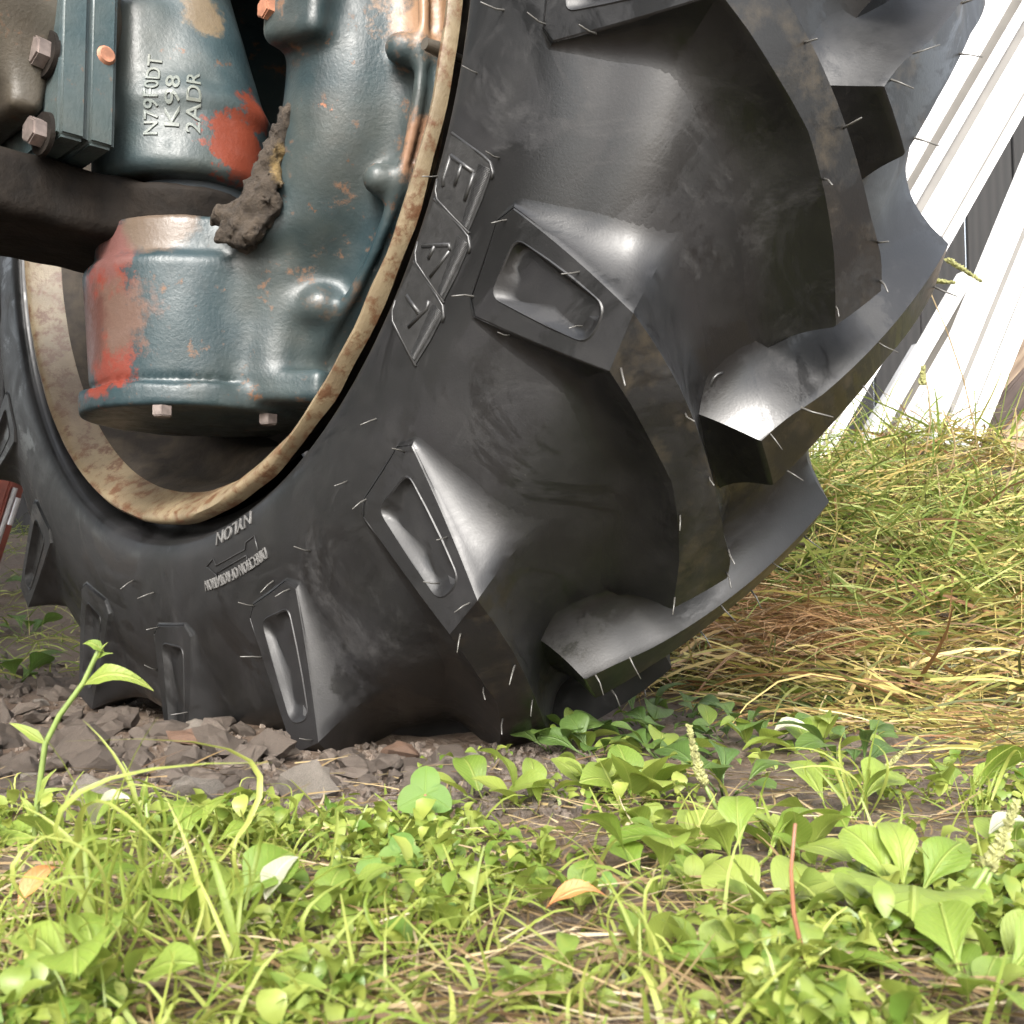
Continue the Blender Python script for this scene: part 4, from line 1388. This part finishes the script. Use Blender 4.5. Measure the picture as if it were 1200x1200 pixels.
# scattered small weeds that nothing tells apart
for i in range(60):
    px = random.uniform(-20, 1220); py = random.uniform(955, 1195)
    if px > 820: py = random.uniform(900, 1195)
    kind = random.choice(('weed', 'weed', 'round', 'lance'))
    rosette(px, py, kind, random.randint(4, 7), random.uniform(.010, .019), 'little ' + {'weed': 'oval leaved', 'round': 'round leaved', 'lance': 'narrow leaved'}[kind] + ' weed in the ' + ('far left' if px < 240 else 'left' if px < 480 else 'middle' if px < 720 else 'right' if px < 960 else 'far right') + (' foreground, close to the camera' if py > 1110 else ' foreground, near the tyre' if py < 1010 else ' foreground'), 'little weeds in the foreground', (.2, 1.1), name='weed', spread=.003)
for i in range(34):
    px = random.uniform(640, 1010); py = random.uniform(835, 905) - (px > 800) * 15
    q = ray_ground(px, py)
    if under_tyre(q.x, q.y) and q.y > .05: continue
    kd = random.choice(('dark', 'dark', 'weed'))
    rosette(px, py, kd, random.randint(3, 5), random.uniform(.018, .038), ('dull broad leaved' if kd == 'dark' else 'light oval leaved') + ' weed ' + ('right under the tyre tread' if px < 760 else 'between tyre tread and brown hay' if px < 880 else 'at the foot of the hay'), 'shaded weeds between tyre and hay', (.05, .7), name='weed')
# grass tufts
for i, (px, py, n, s, lab) in enumerate([(120, 1130, 16, .10, 'long grass tuft at lower left before the stones'), (225, 1120, 14, .09, 'grass tuft leaning right at lower left'), (60, 1185, 12, .08, 'blurred grass tuft in the lower left corner'),
    (292, 975, 3, .05, 'thin grass spear standing at the edge of the stones'), (330, 1010, 7, .06, 'pale grass blades leaning to the right beside the stones'), (470, 1150, 7, .05, 'sparse grass at the lower border'), (20, 960, 9, .05, 'grass tuft at the left border'),
    (1010, 960, 10, .07, 'grass tuft below the brown seed stalk'), (1150, 960, 8, .06, 'grass tuft at the right under the hay'), (560, 1120, 6, .045, 'thin grass in the middle foreground'), (150, 1095, 12, .13, 'long arching grass over the plantain at lower left'), (270, 1150, 9, .11, 'long pale grass blades at the lower left border'), (345, 1060, 6, .08, 'few straight grass blades left of the low clover'), (760, 1150, 6, .05, 'short grass right of the withered orange leaf'), (180, 1060, 9, .07, 'grass tuft behind the folded pale leaf')]):
    root = empty('grass_tuft', ray_ground(px, py)); tag(root, lab, 'grass tuft', 'grass tufts in the foreground')
    s *= .62 if px < 450 else .9
    for j in range(n):
        leaf(root, 'blade', (random.uniform(-.012, .012), random.uniform(-.012, .012), -.002), random.uniform(0, 6.28), random.uniform(.5, 1.35), s * random.uniform(.6, 1.15), random.uniform(-1, 1))
# odd leaves lying about
def loose(px, py, kind, size, yaw, label, cat='leaf', elev=.1):
    q = ray_ground(px, py)
    o = place('fallen_leaf', LM[kind][0], None, q + Vector((0, 0, .012)), aim(yaw, elev, .3), size)
    return tag(o, label, cat)
loose(905, 880, 'pale', .032, YAW_R - .3, 'white bleached leaf lying at the hay edge')
loose(640, 1108, 'orange', .024, YAW_R + .1, 'withered orange leaf lying in the middle foreground', elev=.2)
loose(310, 1095, 'pale', .02, YAW_R + .9, 'whitish upturned leaf in the long grass', elev=.7)
loose(110, 1000, 'pale', .03, YAW_R - .5, 'whitish upturned leaf next to the tall sprout', elev=.6)
loose(20, 1105, 'orange', .022, YAW_R + 1.2, 'brown withered leaf in the grass at the left border', elev=.5)
loose(1160, 1010, 'pale', .02, YAW_R, 'small white leaf by the long seed stalk', elev=.3)

# ---- ground cover
SMALL = []
for i in range(6):
    me = leaf_mesh('w', MAT['leaf_tiny'], 1, .55 + .1 * (i % 3), 'oval', .2, .3 + .2 * (i % 3), 0, .02, 4, 2, .15 if i % 2 else 0, .2 * (i % 3 - 1), 80 + i)
    SMALL.append(([v.co.copy() for v in me.vertices], [list(f.vertices) for f in me.polygons])); bpy.data.meshes.remove(me)
A = Acc()
def visible_spot(pymin, pymax, pxmin=-80, pxmax=1280):
    px = random.uniform(pxmin, pxmax); py = random.uniform(pymin, pymax)
    return px, py, ray_ground(px, py)
def dens(x, y): return noise.noise(Vector((x * 9, y * 9, 4.))) + .5 * noise.noise(Vector((x * 23, y * 23, 9.)))
cntl = 0
while cntl < 3900:
    px, py, q = visible_spot(930 if random.random() < .75 else 890, 1260)
    if px < 420 and py < 965: continue
    if dens(q.x, q.y) < .13 or (abs(px - 620) < 270 and py > 1040 and random.random() < .8): continue
    if any((q.x - a)**2 + (q.y - b)**2 < c * c for a, b, c in CLEAR) and random.random() < .75: continue
    Vv, Ff = random.choice(SMALL)
    s = random.choice((.003, .004, .006, .008, .012)) * random.uniform(.8, 1.2)
    M = aim(random.uniform(0, 6.28), random.uniform(-.1, 1.0), random.uniform(-.6, .6)).to_matrix()
    off = Vector((0, 0, random.uniform(0, .012)))
    A.add([q + off + M @ (v * s) for v in Vv], Ff); cntl += 1
o = obj('ground_cover', A.v, A.f, MAT['leaf_tiny'], None, True)
tag(o, 'mat of tiny weed leaves covering the foreground soil', 'ground cover', kind='stuff')

def strand(q, yaw, L, w, lift, droop, elev):
    """a flat grass blade lying or arching; 4 segments"""
    V = []
    x = Vector((math.cos(yaw), math.sin(yaw), 0)); s = Vector((-x.y, x.x, 0))
    s = (s * math.cos(lift) + uz * math.sin(lift))
    k = 5
    bend = random.uniform(-.5, .5)
    for i in range(k):
        t = i / (k - 1)
        c = q + (x * math.cos(elev) + uz * math.sin(elev)) * (L * t) + Vector((-x.y, x.x, 0)) * (bend * L * t * t * .5) - uz * (droop * L * t * t)
        ww = w * (1 - .75 * t)
        V += [c - s * ww, c + s * ww]
    return V, [(2 * i, 2 * i + 1, 2 * i + 3, 2 * i + 2) for i in range(k - 1)]
# living short grass
A = Acc()
for _ in range(3200):
    px, py, q = visible_spot(930, 1260)
    if px < 420 and py < 960: continue
    if (px < 430 or random.random() < .4) and not (any((q.x - a)**2 + (q.y - b)**2 < c * c for a, b, c in CLEAR) and random.random() < .7):
        A.add(*strand(q, random.uniform(0, 6.28), random.uniform(.012, .045), random.uniform(.0006, .0013), random.uniform(-1, 1), random.uniform(.1, .7), random.uniform(.3, 1.3)))
o = obj('short_grass', A.v, A.f, MAT['grass'], None, True)
tag(o, 'short green grass blades between the foreground weeds', 'grass', kind='stuff')
# bits of straw
A = Acc()
for _ in range(2800):
    px, py, q = visible_spot(905, 1260)
    A.add(*strand(q + uz * random.uniform(.001, .008), random.uniform(0, 6.28), random.uniform(.008, .05), random.uniform(.0003, .0009), random.uniform(-1, 1), random.uniform(-.02, .12), random.uniform(-.1, .25)))
o = obj('straw_bits', A.v, A.f, MAT['straw'], None, True)
tag(o, 'dry straw bits strewn over the foreground soil', 'straw', kind='stuff')
# the mown heap
def heap(count, region, name, mat, label, cat, Lr, wr, hgt, er):
    A = Acc(); c = 0
    while c < count:
        u = random.uniform(*region[0]); v = random.uniform(*region[1])
        x, y = from_uv(u, v)
        if not region[2](u, v): continue
        z = ground_z(x, y)
        q = Vector((x, y, z + random.uniform(-.004, hgt)))
        yaw = YAW_R + random.gauss(0, 1.0) + (PI if random.random() < .5 else 0)
        A.add(*strand(q, yaw, random.uniform(*Lr), random.uniform(*wr), random.uniform(-1.2, 1.2), random.uniform(.05, .6), random.uniform(*er))); c += 1
    o = obj(name, A.v, A.f, MAT[mat], None, True)
    return tag(o, label, cat, kind='stuff')
def off_tyre(u, v):
    x, y = from_uv(u, v)
    return not (-.02 < y < .34 and x * x < (.58)**2) and not (y > -.04 and y < .36 and x < .45)
inmound = lambda u, v: off_tyre(u, v) and u > .10 + .25 * max(0, 1.25 - v) + .05 * math.sin(v * 9) and v > 1.02 + .1 * math.sin(u * 12)
heap(11000, ((.05, 1.25), (1.0, 2.35), inmound), 'mown_grass', 'hay', 'heap of drying mown grass between the tyre and white strips', 'mown grass', (.05, .22), (.0008, .0028), .05, (-.35, .6))
heap(5500, ((.05, 1.25), (1.25, 2.35), lambda u, v: inmound(u, v) and sn(u, v, 3, 2) > -.1), 'green_mown_grass', 'hay_green', 'fresh green blades on top of the mown heap', 'mown grass', (.06, .2), (.001, .0032), .055, (-.1, 1.0))
A = Acc()
for _ in range(4200):
    px = random.gauss(900, 62); py = random.gauss(766, 20)
    q = ray_ground(px, py)
    A.add(*strand(q + uz * random.uniform(.015, .055), YAW_R + random.gauss(0, .8) + (PI if random.random() < .5 else 0), random.uniform(.02, .09), random.uniform(.0006, .0014), random.uniform(-1, 1), random.uniform(.0, .5), random.uniform(-.2, .4)))
o = obj('brown_hay', A.v, A.f, MAT['hay_brown'], None, True)
tag(o, 'matted reddish brown hay low beside the tyre', 'hay', kind='stuff')
heap(5000, ((.1, 1.), (.72, 1.4), lambda u, v: off_tyre(u, v) and u > .12 + .08 * math.sin(v * 7)), 'scattered_hay', 'hay', 'loose mown stalks scattered in front of the heap', 'hay', (.03, .14), (.0006, .0015), .02, (-.15, .35))
heap(1500, ((-1.6, -.6), (1.4, 3.6), lambda u, v: u < -.32 * v - .02), 'bank_grass', 'hay_green', 'sparse grass on the shaded bank behind the tyre', 'grass', (.03, .12), (.0008, .002), .02, (-.1, .9))
heap(900, ((.2, 1.3), (1.7, 2.2), lambda u, v: inmound(u, v)), 'standing_grass', 'hay_green', 'tall bent blades sticking up along the top of the heap', 'grass', (.08, .24), (.0012, .0034), .03, (.5, 1.35))
heap(700, ((.2, 1.3), (1.5, 2.2), lambda u, v: inmound(u, v)), 'standing_straw', 'hay', 'yellow stalks sticking up out of the heap', 'straw', (.08, .22), (.001, .0028), .03, (.3, 1.2))
# upright stalks and seed heads against the boards
def grass_head(px, py, top, v, label, heads=()):
    root = empty('grass_stalk', at_dist(px, py, v)); tag(root, label, 'grass stalk')
    o0 = root.location.copy()
    P = [at_dist(px + (top[0] - px) * i / 4 + 12 * math.sin(PI * i / 4), py + (top[1] - py) * i / 4, v) - o0 for i in range(5)]
    stalk(root, P, .0016, .0009, MAT['straw'])
    for a, b in heads: spike(root, [at_dist(*a, v) - o0, at_dist(*b, v) - o0], .0065, MAT['seed'])
grass_head(1150, 560, (1085, 330), 1.75, 'arching grass stalk with pale seed heads against the dark gap', (((1112, 306), (1150, 330)), ((1098, 330), (1118, 332))))
grass_head(1075, 560, (1082, 430), 1.75, 'faint upright grass stalk before the white strips', (((1081, 450), (1082, 430)),))
for i, (a, b, lab) in enumerate([((1085, 760), (1098, 545), 'tall pale straw standing up in front of the heap'), ((985, 735), (978, 620), 'short twisted straw with a whitish tip on the heap'), ((1165, 600), (1190, 478), 'bent yellow stalk in front of the timbers'), ((1110, 560), (1105, 480), 'yellow stalk leaning on the white strip')]):
    grass_head(*a, b, 1.55, lab)
